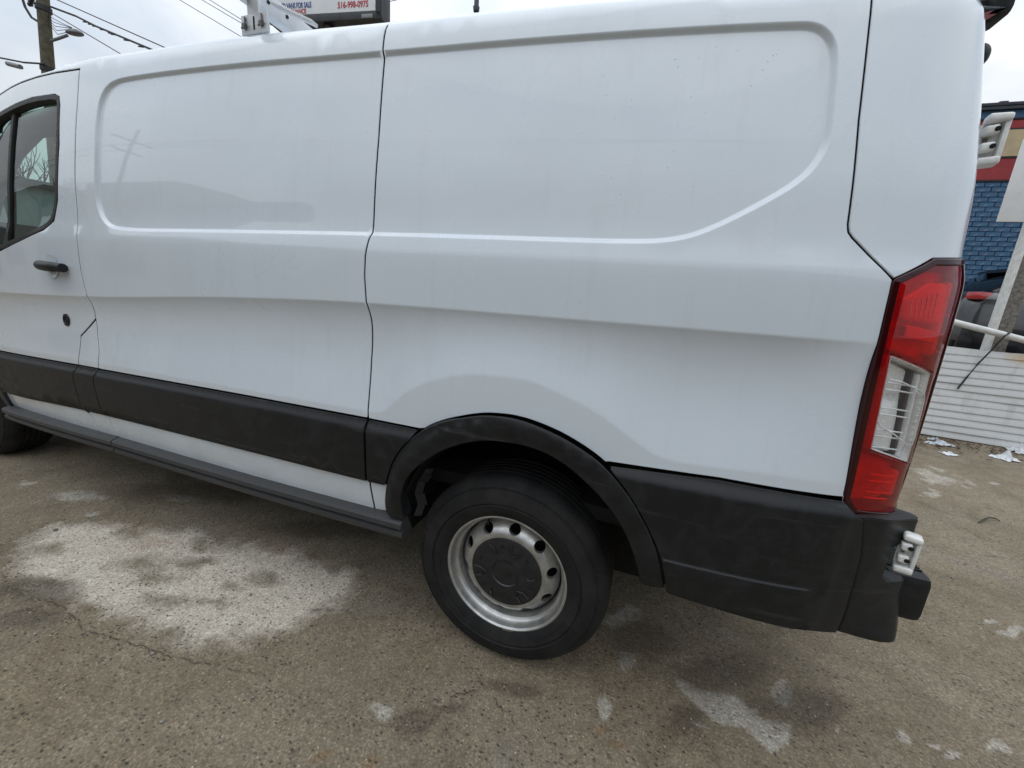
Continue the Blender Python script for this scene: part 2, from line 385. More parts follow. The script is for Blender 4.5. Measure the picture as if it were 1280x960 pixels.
def offset_in(p, d):
    # p counter-clockwise; move every vertex d inwards
    a = p-np.roll(p, 1, 0); b = np.roll(p, -1, 0)-p
    a /= np.maximum(np.linalg.norm(a, axis=1, keepdims=True), 1e-9); b /= np.maximum(np.linalg.norm(b, axis=1, keepdims=True), 1e-9)
    na = np.stack([-a[:, 1], a[:, 0]], 1); nb = np.stack([-b[:, 1], b[:, 0]], 1); m = na+nb
    m /= np.maximum(np.linalg.norm(m, axis=1, keepdims=True), 1e-9); c = np.maximum((m*na).sum(1, keepdims=True), .35)
    return p+m*d/c, m
VAN = None; BOTH = []
def panel(name, poly, mat='paint', parent=None, off=0.0, rel=True, gap=.0017, edge=.0026, depth=.022, grid=.035, lines=(), hole=None, mirror=True, step=.02, label=None, extra=None):
    parent = VAN if parent is None else parent
    poly = resample(poly, step); poly = poly if area2(poly) > 0 else poly[::-1]
    loops = [offset_in(poly, gap+edge)[0]]
    if hole is not None:
        h = resample(hole, step); h = h if area2(h) < 0 else h[::-1]; loops.append(offset_in(h, gap+edge)[0])
    B = loops[0]; lo = B.min(0); hi = B.max(0)
    g = np.stack(np.meshgrid(np.arange(lo[0], hi[0], grid), np.arange(lo[1], hi[1], grid)), -1).reshape(-1, 2)
    if len(g): g = g+RNG.uniform(-.1, .1, g.shape)*grid
    feats = [np.asarray(l, float) for l in lines]
    if extra is not None: feats.append(np.asarray(extra, float))
    F_ = np.vstack(feats) if feats else np.zeros((0, 2))
    def ok(q, d):
        if not len(q): return q
        k = inside(q, B)
        for h in loops[1:]: k &= ~inside(q, h)
        q = q[k]
        for l in loops:
            if len(q): q = q[segdist(q, l) > d]
        return q
    F_ = ok(F_, .003); g = ok(g, grid*.4)
    if len(F_) and len(g):
        keep = np.ones(len(g), bool)
        for i in range(0, len(g), 400):
            dd = ((g[i:i+400, None, :]-F_[None])**2).sum(2).min(1); keep[i:i+400] = dd > (grid*.45)**2
        g = g[keep]
    pts = list(np.vstack([x for x in loops]+[F_, g])); edges = []; b0 = 0
    for l in loops:
        n = len(l); edges += [(b0+i, b0+(i+1) % n) for i in range(n)]; b0 += n
    vc, ve, vf, *_ = geometry.delaunay_2d_cdt([Vector(p) for p in pts], edges, [], 0, 1e-6)
    V = np.array([tuple(v) for v in vc]); T = np.array([f for f in vf if len(f) == 3])
    cen = V[T].mean(1); k = inside(cen, B)
    for h in loops[1:]: k &= ~inside(cen, h)
    T = T[k]
    ar = (V[T[:, 1], 0]-V[T[:, 0], 0])*(V[T[:, 2], 1]-V[T[:, 0], 1])-(V[T[:, 2], 0]-V[T[:, 0], 0])*(V[T[:, 1], 1]-V[T[:, 0], 1])
    T[ar < 0] = T[ar < 0][:, ::-1]
    P3 = surf(V[:, 0], V[:, 1], off, rel); N3 = surfn(V[:, 0], V[:, 1], off, rel)
    verts = [P3]; norms = [N3]; faces = [tuple(t) for t in T]; base = len(P3); dark = []
    for l in loops:
        n = len(l); p0 = surf(l[:, 0], l[:, 1], off, rel); n0 = surfn(l[:, 0], l[:, 1], off, rel)
        _, mi = offset_in(l, 0.001); l1 = l-mi*edge
        q = surf(l1[:, 0], l1[:, 1], off, rel); od = q-p0; od /= np.maximum(np.linalg.norm(od, axis=1, keepdims=True), 1e-9)
        p1 = p0+od*edge-n0*edge; p2 = p1-n0*depth
        verts += [p0, p1, p2]; norms += [n0, (od+n0*.15), od]
        for i in range(n):
            j = (i+1) % n
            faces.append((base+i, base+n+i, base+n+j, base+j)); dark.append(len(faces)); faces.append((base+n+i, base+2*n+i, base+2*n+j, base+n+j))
        base += 3*n
    Nn = np.vstack(norms); Nn /= np.maximum(np.linalg.norm(Nn, axis=1, keepdims=True), 1e-9)
    o = mesh_obj(name, np.vstack(verts), faces, mat, parent, True, Nn)
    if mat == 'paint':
        o.data.materials.append(M['seal_gap_shade'])  # seam walls coloured dark: the shade of the panel gaps is painted in
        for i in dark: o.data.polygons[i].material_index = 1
    if label: o['label'] = label
    if mirror: BOTH.append(o)
    return o
def at(s, z, off=0.0, rel=False): return Vector(surf(s, z, off, rel)[0])

# feature points that keep the creases crisp
def featlines(s0, s1):
    out = []; ss = np.arange(s0, s1, .02)
    for d in (-.010, -.004, 0, .004, .012, .025): out.append(np.stack([ss, zk(ss)-d], 1))
    for d in (-.006, 0, .006, .014, .026): out.append(np.stack([ss, zc(ss)+d], 1))
    zb = np.interp(ss, [-3, .7], [1.382, 1.398])
    for d in (-.010, 0, .010): out.append(np.stack([ss, zb+d], 1))
    for d in (.080, .090, .098, .104, .109, .113, .117): out.append(np.stack([ss, zr(ss)+d], 1))
    return out
RCr = resample(RC, .016)
def recess_feats():
    out = []
    for d in (-.0105, -.0078, -.0055, -.003, 0, .003, .0055, .0078, .0105): out.append(offset_in(RCr, d)[0] if area2(RCr) > 0 else offset_in(RCr[::-1], d)[0])
    return out

# ------------------------------------------------------------------ ground
def ax(lo, hi, fine, mid, far):
    out = list(np.arange(lo, hi+1e-9, fine))
    for sgn, start in ((1, hi), (-1, lo)):
        x = start; st = fine; l = []
        while abs(x-start) < far:
            st = min(st*1.13, 40); x += sgn*st; l.append(x)
        out = out+l if sgn > 0 else l[::-1]+out
    return np.array(out)
gx = ax(-3.2, 2.9, .016, .1, 420); gy = ax(-.75, 2.2, .016, .1, 420)
GX, GY = np.meshgrid(gx, gy); gp = np.stack([GX.ravel(), GY.ravel()], 1)
def fbm(p, sc_, oct=4, seed=0.0):
    r = np.zeros(len(p)); a = .5; f = sc_
    return np.array([mnoise.fractal(Vector((x*sc_+seed, y*sc_+seed, seed)), .9, 2.0, oct) for x, y in p])
G_SALT = [(-2.245, -0.29), (-2.367, -0.156), (-2.225, -0.071), (-1.987, 0.014), (-1.723, 0.095), (-1.514, 0.085), (-1.321, 0.177), (-1.078, 0.19), (-0.872, 0.185), (-0.717, 0.21), (-0.687, 0.078), (-0.682, -0.0), (-0.775, -0.156), (-0.813, -0.258), (-0.883, -0.278), (-1.012, -0.351), (-1.158, -0.346), (-1.387, -0.365), (-1.518, -0.373), (-1.754, -0.402), (-1.921, -0.401)]
G_SALT_DARK = [(-2.091, -0.236, 0.059, 0.028, 0.057, -0.023), (-1.625, -0.163, 0.1, 0.046, 0.077, -0.041), (-1.496, -0.181, 0.074, 0.034, 0.051, -0.028), (-1.903, -0.037, 0.071, 0.034, 0.056, -0.03), (-1.454, -0.067, 0.067, 0.031, 0.042, -0.027), (-1.42, -0.021, 0.056, 0.026, 0.037, -0.025), (-1.284, -0.233, 0.087, 0.039, 0.038, -0.023), (-1.148, -0.181, 0.055, 0.025, 0.028, -0.019), (-1.073, -0.004, 0.075, 0.034, 0.033, -0.027), (-0.876, 0.165, 0.032, 0.015, 0.023, -0.024), (-1.537, -0.368, 0.052, 0.023, 0.028, -0.013), (-1.539, 0.039, 0.045, 0.021, 0.035, -0.023), (-1.17, -0.074, 0.035, 0.016, 0.022, -0.016), (-1.81, -0.366, 0.059, 0.027, 0.04, -0.016)]
G_PALE = [(-2.941, 0.018, 0.039, 0.02, 0.048, -0.019), (-2.563, 0.055, 0.113, 0.058, 0.102, -0.045), (-2.276, 0.003, 0.047, 0.023, 0.027, -0.013), (-2.043, 0.27, 0.112, 0.057, 0.044, -0.027), (0.415, 0.436, 0.071, 0.031, 0.005, -0.073), (0.446, 0.242, 0.037, 0.016, 0.003, -0.048), (0.409, 0.02, 0.032, 0.013, 0.006, -0.065), (0.888, 0.205, 0.013, 0.005, -0.003, -0.012), (0.681, 0.088, 0.03, 0.012, -0.001, -0.011), (1.102, 0.238, 0.025, 0.01, -0.01, -0.027), (1.301, 0.293, 0.036, 0.015, -0.012, -0.024), (1.37, 0.308, 0.025, 0.01, -0.009, -0.018), (1.408, 0.288, 0.05, 0.02, -0.013, -0.024), (1.594, 0.376, 0.036, 0.015, -0.023, -0.038), (2.04, 1.063, 0.081, 0.035, -0.024, -0.037), (1.98, 1.108, 0.038, 0.017, -0.016, -0.026), (2.894, 3.139, 0.212, 0.112, -0.082, -0.156), (2.93, 3.37, 0.161, 0.086, -0.064, -0.125), (2.635, 2.743, 0.095, 0.049, -0.049, -0.094), (3.104, 3.135, 0.09, 0.047, -0.051, -0.089), (3.321, 3.28, 0.077, 0.04, -0.056, -0.093), (-0.279, -0.273, 0.045, 0.019, 0.015, -0.019), (1.318, 1.028, 0.055, 0.025, -0.016, -0.047)]
G_PALE_POLY = [[(0.603, 0.22), (0.677, 0.219), (0.759, 0.23), (0.834, 0.231), (0.871, 0.201), (0.893, 0.175), (0.961, 0.222), (0.961, 0.18), (0.925, 0.111), (0.886, 0.077), (0.852, 0.096), (0.832, 0.127), (0.78, 0.128), (0.724, 0.113), (0.679, 0.138), (0.632, 0.17)], [(0.988, 0.404), (1.006, 0.384), (0.987, 0.307), (0.955, 0.259), (0.921, 0.273), (0.939, 0.33)]]
G_DAMP = [(0.623, 0.103, 0.063, 0.026, -0.003, -0.049), (0.62, 0.062, 0.073, 0.03, -0.002, -0.036), (0.489, 0.344, 0.151, 0.066, 0.003, -0.111), (0.772, 0.319, 0.172, 0.073, -0.014, -0.102), (-1.806, -0.412, 0.157, 0.071, 0.107, -0.041), (-1.674, -0.484, 0.123, 0.054, 0.067, -0.025), (1.017, 0.296, 0.162, 0.068, -0.028, -0.094), (-0.147, -0.256, 0.078, 0.032, 0.022, -0.034), (-0.075, -0.187, 0.055, 0.023, 0.011, -0.021), (0.086, -0.036, 0.1, 0.042, 0.009, -0.026), (-2.038, 0.366, 0.477, 0.245, 0.123, -0.081), (-1.079, 0.423, 0.339, 0.165, 0.06, -0.065)]
G_RUST = [(-0.195, -0.381, 0.032, 0.013, 0.014, -0.018), (0.409, -0.075, 0.032, 0.013, 0.002, -0.018), (0.457, -0.089, 0.022, 0.009, 0.001, -0.017), (-0.341, -0.433, 0.048, 0.02, 0.012, -0.012), (3.223, 3.119, 0.059, 0.031, -0.065, -0.108), (-1.186, 0.152, 0.059, 0.028, 0.034, -0.029), (-1.742, -0.044, 0.069, 0.033, 0.051, -0.029)]
G_CRACKS = [[(-2.083, -0.398), (-1.908, -0.434), (-1.762, -0.429), (-1.619, -0.405), (-1.491, -0.423), (-1.417, -0.441), (-1.321, -0.425), (-1.196, -0.409), (-1.071, -0.396), (-0.96, -0.378), (-0.875, -0.358), (-0.771, -0.339), (-0.662, -0.311)], [(-0.078, -0.017), (-0.041, -0.044), (-0.004, -0.074), (0.043, -0.089), (0.082, -0.117), (0.117, -0.123), (0.147, -0.151), (0.184, -0.169), (0.212, -0.2), (0.239, -0.226)], [(-0.004, -0.074), (-0.041, -0.113), (-0.096, -0.148), (-0.157, -0.195)], [(2.066, 1.749), (2.205, 1.798), (2.306, 1.78), (2.429, 1.806), (2.611, 1.859)], [(-1.747, -0.516), (-1.714, -0.469), (-1.672, -0.433), (-1.614, -0.403)], [(-0.508, -0.154), (-0.412, -0.186), (-0.36, -0.17), (-0.293, -0.128)], [(0.249, -0.025), (0.281, 0.028), (0.297, 0.059), (0.286, 0.092)], [(2.429, 2.177), (2.504, 2.162), (2.516, 2.024)]]
def ell(p, L_):
    r = np.zeros(len(p))
    for cx, cy, ax_, ay, bx, by in L_:
        det = ax_*by-ay*bx; dx = p[:, 0]-cx; dy = p[:, 1]-cy
        u = (dx*by-dy*bx)/det; v = (dy*ax_-dx*ay)/det
        r = np.maximum(r, np.clip(1.25-.75*np.sqrt(u*u+v*v), 0, 1))
    return r
nearg = (gp[:, 0] > -4) & (gp[:, 0] < 6) & (gp[:, 1] > -1.2) & (gp[:, 1] < 6.5)
wp = gp.copy(); q = gp[nearg]
wp[nearg, 0] += .05*fbm(q, 6, 5, 3.1); wp[nearg, 1] += .034*fbm(q, 6, 5, 9.7)
att = {k: np.zeros(len(gp)) for k in ('salt', 'pale', 'damp', 'rust')}
SP = chaikin(G_SALT, 2); w_ = wp[nearg]
sd = segdist(w_, SP); sd = np.where(inside(w_, SP), sd, -sd)
att['salt'][nearg] = .86*np.clip(.5+sd/.16, 0, 1)*(1-.52*ell(w_, G_SALT_DARK))
att['pale'][nearg] = .86*ell(w_, G_PALE)
w2_ = q+.45*(w_-q)
for pp in G_PALE_POLY:
    PP = chaikin(pp, 2); d_ = segdist(w2_, PP); d_ = np.where(inside(w2_, PP), d_, -d_); att['pale'][nearg] = np.maximum(att['pale'][nearg], np.clip(.5+d_/.05, 0, 1))
att['damp'][nearg] = ell(w_, G_DAMP); att['rust'][nearg] = ell(w_, G_RUST)
gz = np.zeros(len(gp)); gz[nearg] = .0035*fbm(q, 2.2, 3, 5.5)+.0012*fbm(q, 14, 3, 1.5)
gz = np.minimum(gz, .003); nx_ = len(gx)
gf = [(j*nx_+i, j*nx_+i+1, (j+1)*nx_+i+1, (j+1)*nx_+i) for j in range(len(gy)-1) for i in range(nx_-1)]
ground = mesh_obj('ground', np.column_stack([gp, gz]), gf, 'ground', None, True); ground['kind'] = 'structure'
for k, v in att.items():
    a = ground.data.attributes.new(k, 'FLOAT', 'POINT'); a.data.foreach_set('value', v.astype(np.float32))
for pl in G_CRACKS[:5]+G_CRACKS[7:]:                                    # open cracks as thin ragged ribbons, the gap's shade put into their dark colour
    p = resample(np.array(pl), .012, False); n = len(p); vs_ = []; fs_ = []
    p = p+RNG.normal(0, .0035, p.shape)
    for i in range(n):
        d = p[min(i+1, n-1)]-p[max(i-1, 0)]; d /= max(np.linalg.norm(d), 1e-6); nn = np.array([-d[1], d[0]])
        w = (.0005+.0010*abs(RNG.normal()))*min(1, .25+3*min(i, n-1-i)/n)
        vs_ += [(*(p[i]+nn*w), .0048), (*(p[i]-nn*w), .0048)]
        if i and math.sin(i*.9)+math.sin(i*.37+1) > -1.1: fs_.append((2*i-2, 2*i-1, 2*i+1, 2*i))
    mesh_obj('crack', vs_, fs_, 'crack', ground)

# ------------------------------------------------------------------ the cargo van
VAN = empty('cargo_van', (0, W2, 0), 'white cargo van with black lower mouldings parked on the worn pavement', 'van')
VAN_INV = Matrix.Translation((0, -W2, 0))
B_S = [(-2.072, 2.078), (-2.068, 1.935), (-2.080, 1.743), (-2.092, 1.613), (-2.094, 1.448), (-2.093, 1.379), (-2.093, 1.242), (-2.083, 1.179), (-2.072, 1.135), (-2.083, 1.033)]
B_S2 = [(-2.083, 1.033), (-2.079, .955), (-2.062, .881), (-2.066, .802)]
B_L = [(-2.083, 1.033), (-2.215, .941), (-2.222, .86), (-2.232, .797)]
P_S = [(-.530, 2.115), (-.531, 2.019), (-.530, 1.979), (-.523, 1.73), (-.524, 1.448), (-.535, 1.374), (-.537, 1.312), (-.525, 1.173), (-.529, 1.04), (-.522, .844)]
D_S = [(.700, 2.06), (.709, 1.962), (.719, 1.715), (.735, 1.498), (.739, 1.482), (.749, 1.470), (.845, 1.386)]
DTOP = [(-2.072, 2.078), (-2.263, 2.084), (-2.417, 2.082), (-2.557, 2.073), (-2.653, 2.062), (-2.768, 2.042), (-2.90, 1.985), (-3.02, 1.90)]
WIN = [(-2.90, 1.875), (-2.82, 1.930), (-2.749, 1.955), (-2.584, 1.979), (-2.438, 1.992), (-2.250, 1.989), (-2.212, 1.975), (-2.202, 1.94), (-2.202, 1.781), (-2.240, 1.549), (-2.283, 1.462), (-2.367, 1.419),
       (-2.805, 1.311), (-3.18, 1.255), (-3.25, 1.27), (-3.25, 1.35), (-3.17, 1.52), (-3.02, 1.745)]
AOUT = [(-.440, .497), (-.450, .539), (-.436, .625), (-.396, .737), (-.306, .838), (-.228, .884), (-.126, .920), (-.067, .934), (.028, .940), (.138, .918), (.229, .882), (.292, .845), (.357, .782), (.417, .698), (.460, .624), (.487, .551), (.496, .507)]
AIN = [(-.362, .484), (-.376, .562), (-.360, .638), (-.318, .704), (-.225, .787), (-.121, .839), (-.042, .857), (.071, .861), (.165, .835), (.258, .776), (.334, .705), (.387, .622), (.419, .538), (.426, .504)]
AOUT0 = AOUT; AOUT = [tuple(p) for p in chaikin(AOUT, 2, False)]; AIN = [tuple(p) for p in chaikin(AIN, 2, False)]
TL = [(1.066, 1.447), (.931, 1.436), (.845, 1.386), (.847, 1.297), (.854, 1.092), (.866, .855), (.898, .820), (1.085, .800), (1.105, .825), (1.095, .93), (1.078, 1.18)]
LENS = [(.884, 1.222), (1.020, 1.184), (1.052, .948), (.899, .990)]
mt = lambda s: float(np.interp(s, [-3.4, -2.996, -2.205, -1.161, -.515, -.32], [.755, .769, .797, .824, .835, .836]))    # moulding top
mb = lambda s: float(np.interp(s, [-3.4, -2.994, -2.2, -1.062, -.52, -.44], [.51, .522, .567, .592, .600, .603]))       # moulding bottom
sb = lambda s: float(np.interp(s, [-3.4, -3.0, -2.04, -1.115, -.5, -.40], [.42, .43, .460, .470, .484, .486]))            # white strip bottom
def run(f, a, b, n=14, d=0): return [(x, f(x)+d) for x in np.linspace(a, b, n)]
rf = recess_feats()
ARC2 = lambda r, a0, a1, n=10: [(-3.62+r*math.cos(R_(a)), .42+r*math.sin(R_(a))) for a in np.linspace(a0, a1, n)]

# upper body
AQ = [p for p in AOUT if p[1] > .846 or (p[0] < 0 and p[1] > .838)]
top = lambda s: float(zr(s))+.121
door_poly = DTOP+[(-3.16, 1.72), (-3.32, 1.42), (-3.37, 1.30), (-3.37, 1.12), (-3.37, .95)]+[p for p in ARC2(.505, 58, 44, 4)]+[(-3.23, mt(-3.23))]+run(mt, -3.20, -2.232, 9)+B_L[::-1]+B_S[::-1][1:-1]
door = panel('front_door', door_poly, lines=featlines(-3.4, -2.0), hole=WIN, grid=.04, gap=.0034)
panel('body_post_panel', B_L+run(mt, -2.23, -2.067, 4)+B_S2[::-1][:-1], lines=featlines(-2.3, -2.0), grid=.03, gap=.0034, label='narrow white body piece behind the front door')
mid_poly = DTOP[::-1]+B_S[1:]+B_S2[1:]+run(mt, -2.06, -.524, 16)+P_S[::-1]+run(top, -.56, -2.60, 22)+[(-2.75, top(-2.75)-.012), (-2.93, top(-2.93)-.03), (-3.05, 1.93)]
panel('side_panel', mid_poly, lines=featlines(-2.1, -.5)+rf, grid=.04, gap=.0026)
quarter_poly = P_S+run(mt, -.52, -.318, 6)+AQ+[(.298, .851), (.575, .864), (.866, .861)]+TL[2:6][::-1]+D_S[::-1][1:]+run(top, .68, -.51, 16)
panel('quarter_panel', quarter_poly, lines=featlines(-.53, .86)+rf, grid=.035)
panel('rear_corner_panel', D_S+[TL[1], TL[0], (1.118, 1.46), (1.118, 1.60), (1.118, 1.660), (1.062, 1.685), (1.056, 1.70), (1.058, 1.815), (1.066, 1.828), (1.122, 1.85), (1.122, 1.985), (1.04, top(1.04)), (.88, top(.88)), (.72, top(.72))], grid=.022, step=.014, lines=featlines(.70, 1.12)[-7:])
# rear doors (wrap from the corner to the middle of the van)
ws = 2.075; rd = [(1.126, .87), (1.126, 1.96), (1.20, 1.985), (ws, 2.03), (ws, .60), (1.22, .60), (1.16, .82)]
panel('rear_door', rd, rel=False, grid=.06, hole=[(1.28, 1.35), (1.28, 1.85), (1.95, 1.88), (1.95, 1.35)])
panel('rear_window', [(1.28, 1.35), (1.28, 1.85), (1.95, 1.88), (1.95, 1.35)], 'glass_dark', rel=False, off=-.004, grid=.2, depth=.004)

# mouldings
def chamf(zt, zb_, base=.003, h=.018, w=.040, w2=.012):
    return lambda s, z: base+h*sstep((zt(s)-z)/w)*sstep((z-zb_(s))/w2+.25)
mtA = pchip([-3.4, -2.996, -2.205, -1.161, -.515, -.32], [.755, .769, .797, .824, .835, .836]); mbA = pchip([-3.4, -2.994, -2.2, -1.062, -.52, -.44], [.51, .522, .567, .592, .600, .603])
sbA = pchip([-3.4, -3.0, -2.04, -1.115, -.5, -.40], [.42, .43, .460, .470, .484, .486])
mold_off = chamf(mtA, mbA)
def moldlines(a, b): 
    ss = np.arange(a, b, .03); return [np.stack([ss, mtA(ss)-d], 1) for d in (.006, .014, .022, .030, .038, .05)]
BLm = [(-2.232, .797), (-2.25, .725), (-2.238, .60), (-2.228, mb(-2.23))]; BSm = [(-2.066, .802), (-2.082, .733), (-2.068, .60), (-2.06, mb(-2.06))]
dm = panel('door_moulding', run(mt, -2.235, -3.22, 10)+ARC2(.505, 40, 13, 6)+run(mb, -3.12, -2.228, 10)+BLm[::-1], 'plastic', off=mold_off, rel=False, lines=moldlines(-3.2, -2.2), grid=.05)
panel('post_moulding', BLm+BSm[::-1], 'plastic', off=mold_off, rel=False, lines=moldlines(-2.3, -2.0), grid=.04)
panel('side_moulding', run(mt, -.524, -2.064, 20)+BSm[1:]+run(mb, -2.05, -.522, 20), 'plastic', off=mold_off, rel=False, lines=moldlines(-2.1, -.5), grid=.05)
panel('arch_front_moulding', [(-.519, .835), (-.519, .601)]+[(-.440, .606)]+[p for p in AOUT if p[0] < -.32 and .61 < p[1] < .834]+[(-.318, .835)], 'plastic', off=mold_off, rel=False, lines=moldlines(-.52, -.3), grid=.04)
# painted strips below the mouldings
st = dict(rel=False, grid=.06, off=.002)
panel('lower_strip', run(mb, -2.232, -3.12, 8)+ARC2(.505, 10, 2, 3)+run(sb, -3.11, -2.205, 8), **st)
panel('lower_strip', run(mb, -2.228, -2.062, 4)+run(sb, -2.05, -2.205, 4), **st)
panel('lower_strip', run(mb, -2.06, -.522, 16)+run(sb, -.508, -2.05, 16), **st)
panel('lower_strip', [(-.519, .600), (-.438, .605), (-.450, .56), (-.444, .49), (-.506, .484)], **st)
# black sill step below, in two lengths
def sill(s0, s1, name='sill_step'):
    ss = np.linspace(s0, s1, 24); vs_ = []; fs_ = []
    prof = [(.004, .006), (-.030, -.004), (-.036, -.012), (-.036, -.030), (-.022, -.036), (-.018, -.044), (-.030, -.050), (-.030, -.064), (-.018, -.078), (.05, -.085)]
    for s in ss:
        a = np.interp(s, _s, _ang); zz = sb(s)
        for (o_, dz) in prof:
            p = surf(s, max(zz, .47), 0, False)[0]; vs_.append((p[0]-math.sin(a)*o_, p[1]+math.cos(a)*o_, zz+dz))
    k = len(prof)
    for i in range(len(ss)-1):
        for j in range(k-1): fs_.append((i*k+j, (i+1)*k+j, (i+1)*k+j+1, i*k+j+1))
    fs_ += [tuple(range(k))[::-1], tuple((len(ss)-1)*k+j for j in range(k))]
    o = mesh_obj(name, vs_, fs_, 'sill', VAN, True); o.data.set_sharp_from_angle(angle=R_(24)); BOTH.append(o)
sill(-3.14, -2.03); sill(-2.022, -.372)

# wheel-arch trim
def arch_off(s, z):
    r = np.hypot((s-.022)/.472, (z-.50)/.44); return .020+.010*sstep((1.0-r)/.06)-.004*sstep((.90-r)/.05)
panel('wheel_arch_trim', AOUT+AIN[::-1], 'plastic', off=arch_off, rel=False, gap=.0, edge=.005, depth=.045, grid=.02)
panel('front_arch_trim', ARC2(.51, 0, 178, 24)+ARC2(.43, 178, 0, 24), 'plastic', off=.016, rel=False, gap=0, edge=.005, depth=.04, grid=.04)
# rear lower moulding and bumper corner
def rear_off(s, z):
    o_ = .002+.022*sstep((.862-z)/.045); w = sstep((s-.45)/.03)*sstep((.845-s)/.03)
    return o_+.007*sstep((.611-z)/.008)*w+.006*sstep((s-.845)/.03)*sstep((.885-s)/.03)
BSEAM = [(.908, .818), (.930, .72), (.939, .597), (.953, .461)]
rls = np.arange(.3, .92, .02); rl = [np.stack([rls, np.full_like(rls, zz)], 1) for zz in (.856, .848, .84, .832, .824, .816, .616, .611, .607, .602)]
panel('rear_moulding', [p for p in AOUT if p[0] > .29]+[(.5, .499), (.72, .480)]+BSEAM[::-1]+[(.898, .822), (.866, .857), (.575, .862), (.298, .848)], 'plastic', off=rear_off, rel=False, grid=.03, lines=rl)
BPL = chaikin([(.915, .054), (.96, .067), (1.02, .086), (1.066, .104), (1.092, .122), (1.106, .155), (1.110, .21), (1.112, .42), (1.113, .62)], 1, False)
def _boff():
    ss = np.arange(.90, 1.56, .01); out = []
    for s_ in ss:
        p = np.array([np.interp(s_, _s, _X), np.interp(s_, _s, _Y)]); a_ = np.interp(s_, _s, _ang); n_ = np.array([math.sin(a_), -math.cos(a_)]); best = .018
        for u, v in zip(BPL[:-1], BPL[1:]):
            e = v-u; den = n_[0]*e[1]-n_[1]*e[0]
            if abs(den) < 1e-9: continue
            w = u-p; t_ = (w[0]*e[1]-w[1]*e[0])/den; k_ = (w[0]*n_[1]-w[1]*n_[0])/den
            if -1e-6 <= k_ <= 1+1e-6 and -.05 < t_ < .2: best = t_
        out.append(best)
    return ss, np.array(out)
_bs, _bo = _boff()
def bump_off(s, z): return np.interp(s, _bs, _bo)-.030*sstep((s-.96)/.10)*np.clip((z-.46)/.32, 0, 1)+np.interp(z, [.40, .42, .5, .58], [.038, .032, .014, 0])*sstep((s-.95)/.13)
BC = BSEAM[::-1]+[(.93, .824), (1.06, .814), (1.12, .800), (1.16, .775), (1.16, .745), (1.035, .742), (1.018, .730), (1.012, .655), (1.026, .640), (1.165, .636), (1.30, .63), (1.30, .462), (1.12, .446), (1.04, .450)]
bc = panel('bumper_corner', BC, 'plastic', off=bump_off, rel=False, grid=.02, edge=.006, depth=.05, step=.012)
BACKX = float(surf(1.6, .7)[0][0])
def topledge():                                        # top of the bumper corner under the lamp
    ss = np.linspace(.89, 1.28, 22); vs_ = []; fs_ = []
    for s in ss:
        zt = float(np.interp(s, [.89, .93, 1.06, 1.12, 1.16, 1.28], [.820, .824, .814, .800, .775, .775]))
        vs_ += [surf(s, zt-.002, bump_off, False)[0]-np.array([0, 0, 0]), surf(s, zt+.006, -.03, False)[0]]
    for i in range(len(ss)-1): fs_.append((2*i, 2*i+2, 2*i+3, 2*i+1))
    o = mesh_obj('bumper_ledge', vs_, fs_, 'plastic', VAN, True); BOTH.append(o)
topledge()
bm = bmesh.new(); add_box(bm, (1.100, W2, .575), (.10, 1.76, .135), .022)
for k in range(9): add_box(bm, (1.100, .19+k*.012, .644), (.075, .005, .004))
bm_obj('rear_step', bm, 'plastic', VAN, True, 40)
box('rear_bumper', (1.07, W2, .55), (.06, 1.5, .17), 'plastic', VAN, .012)

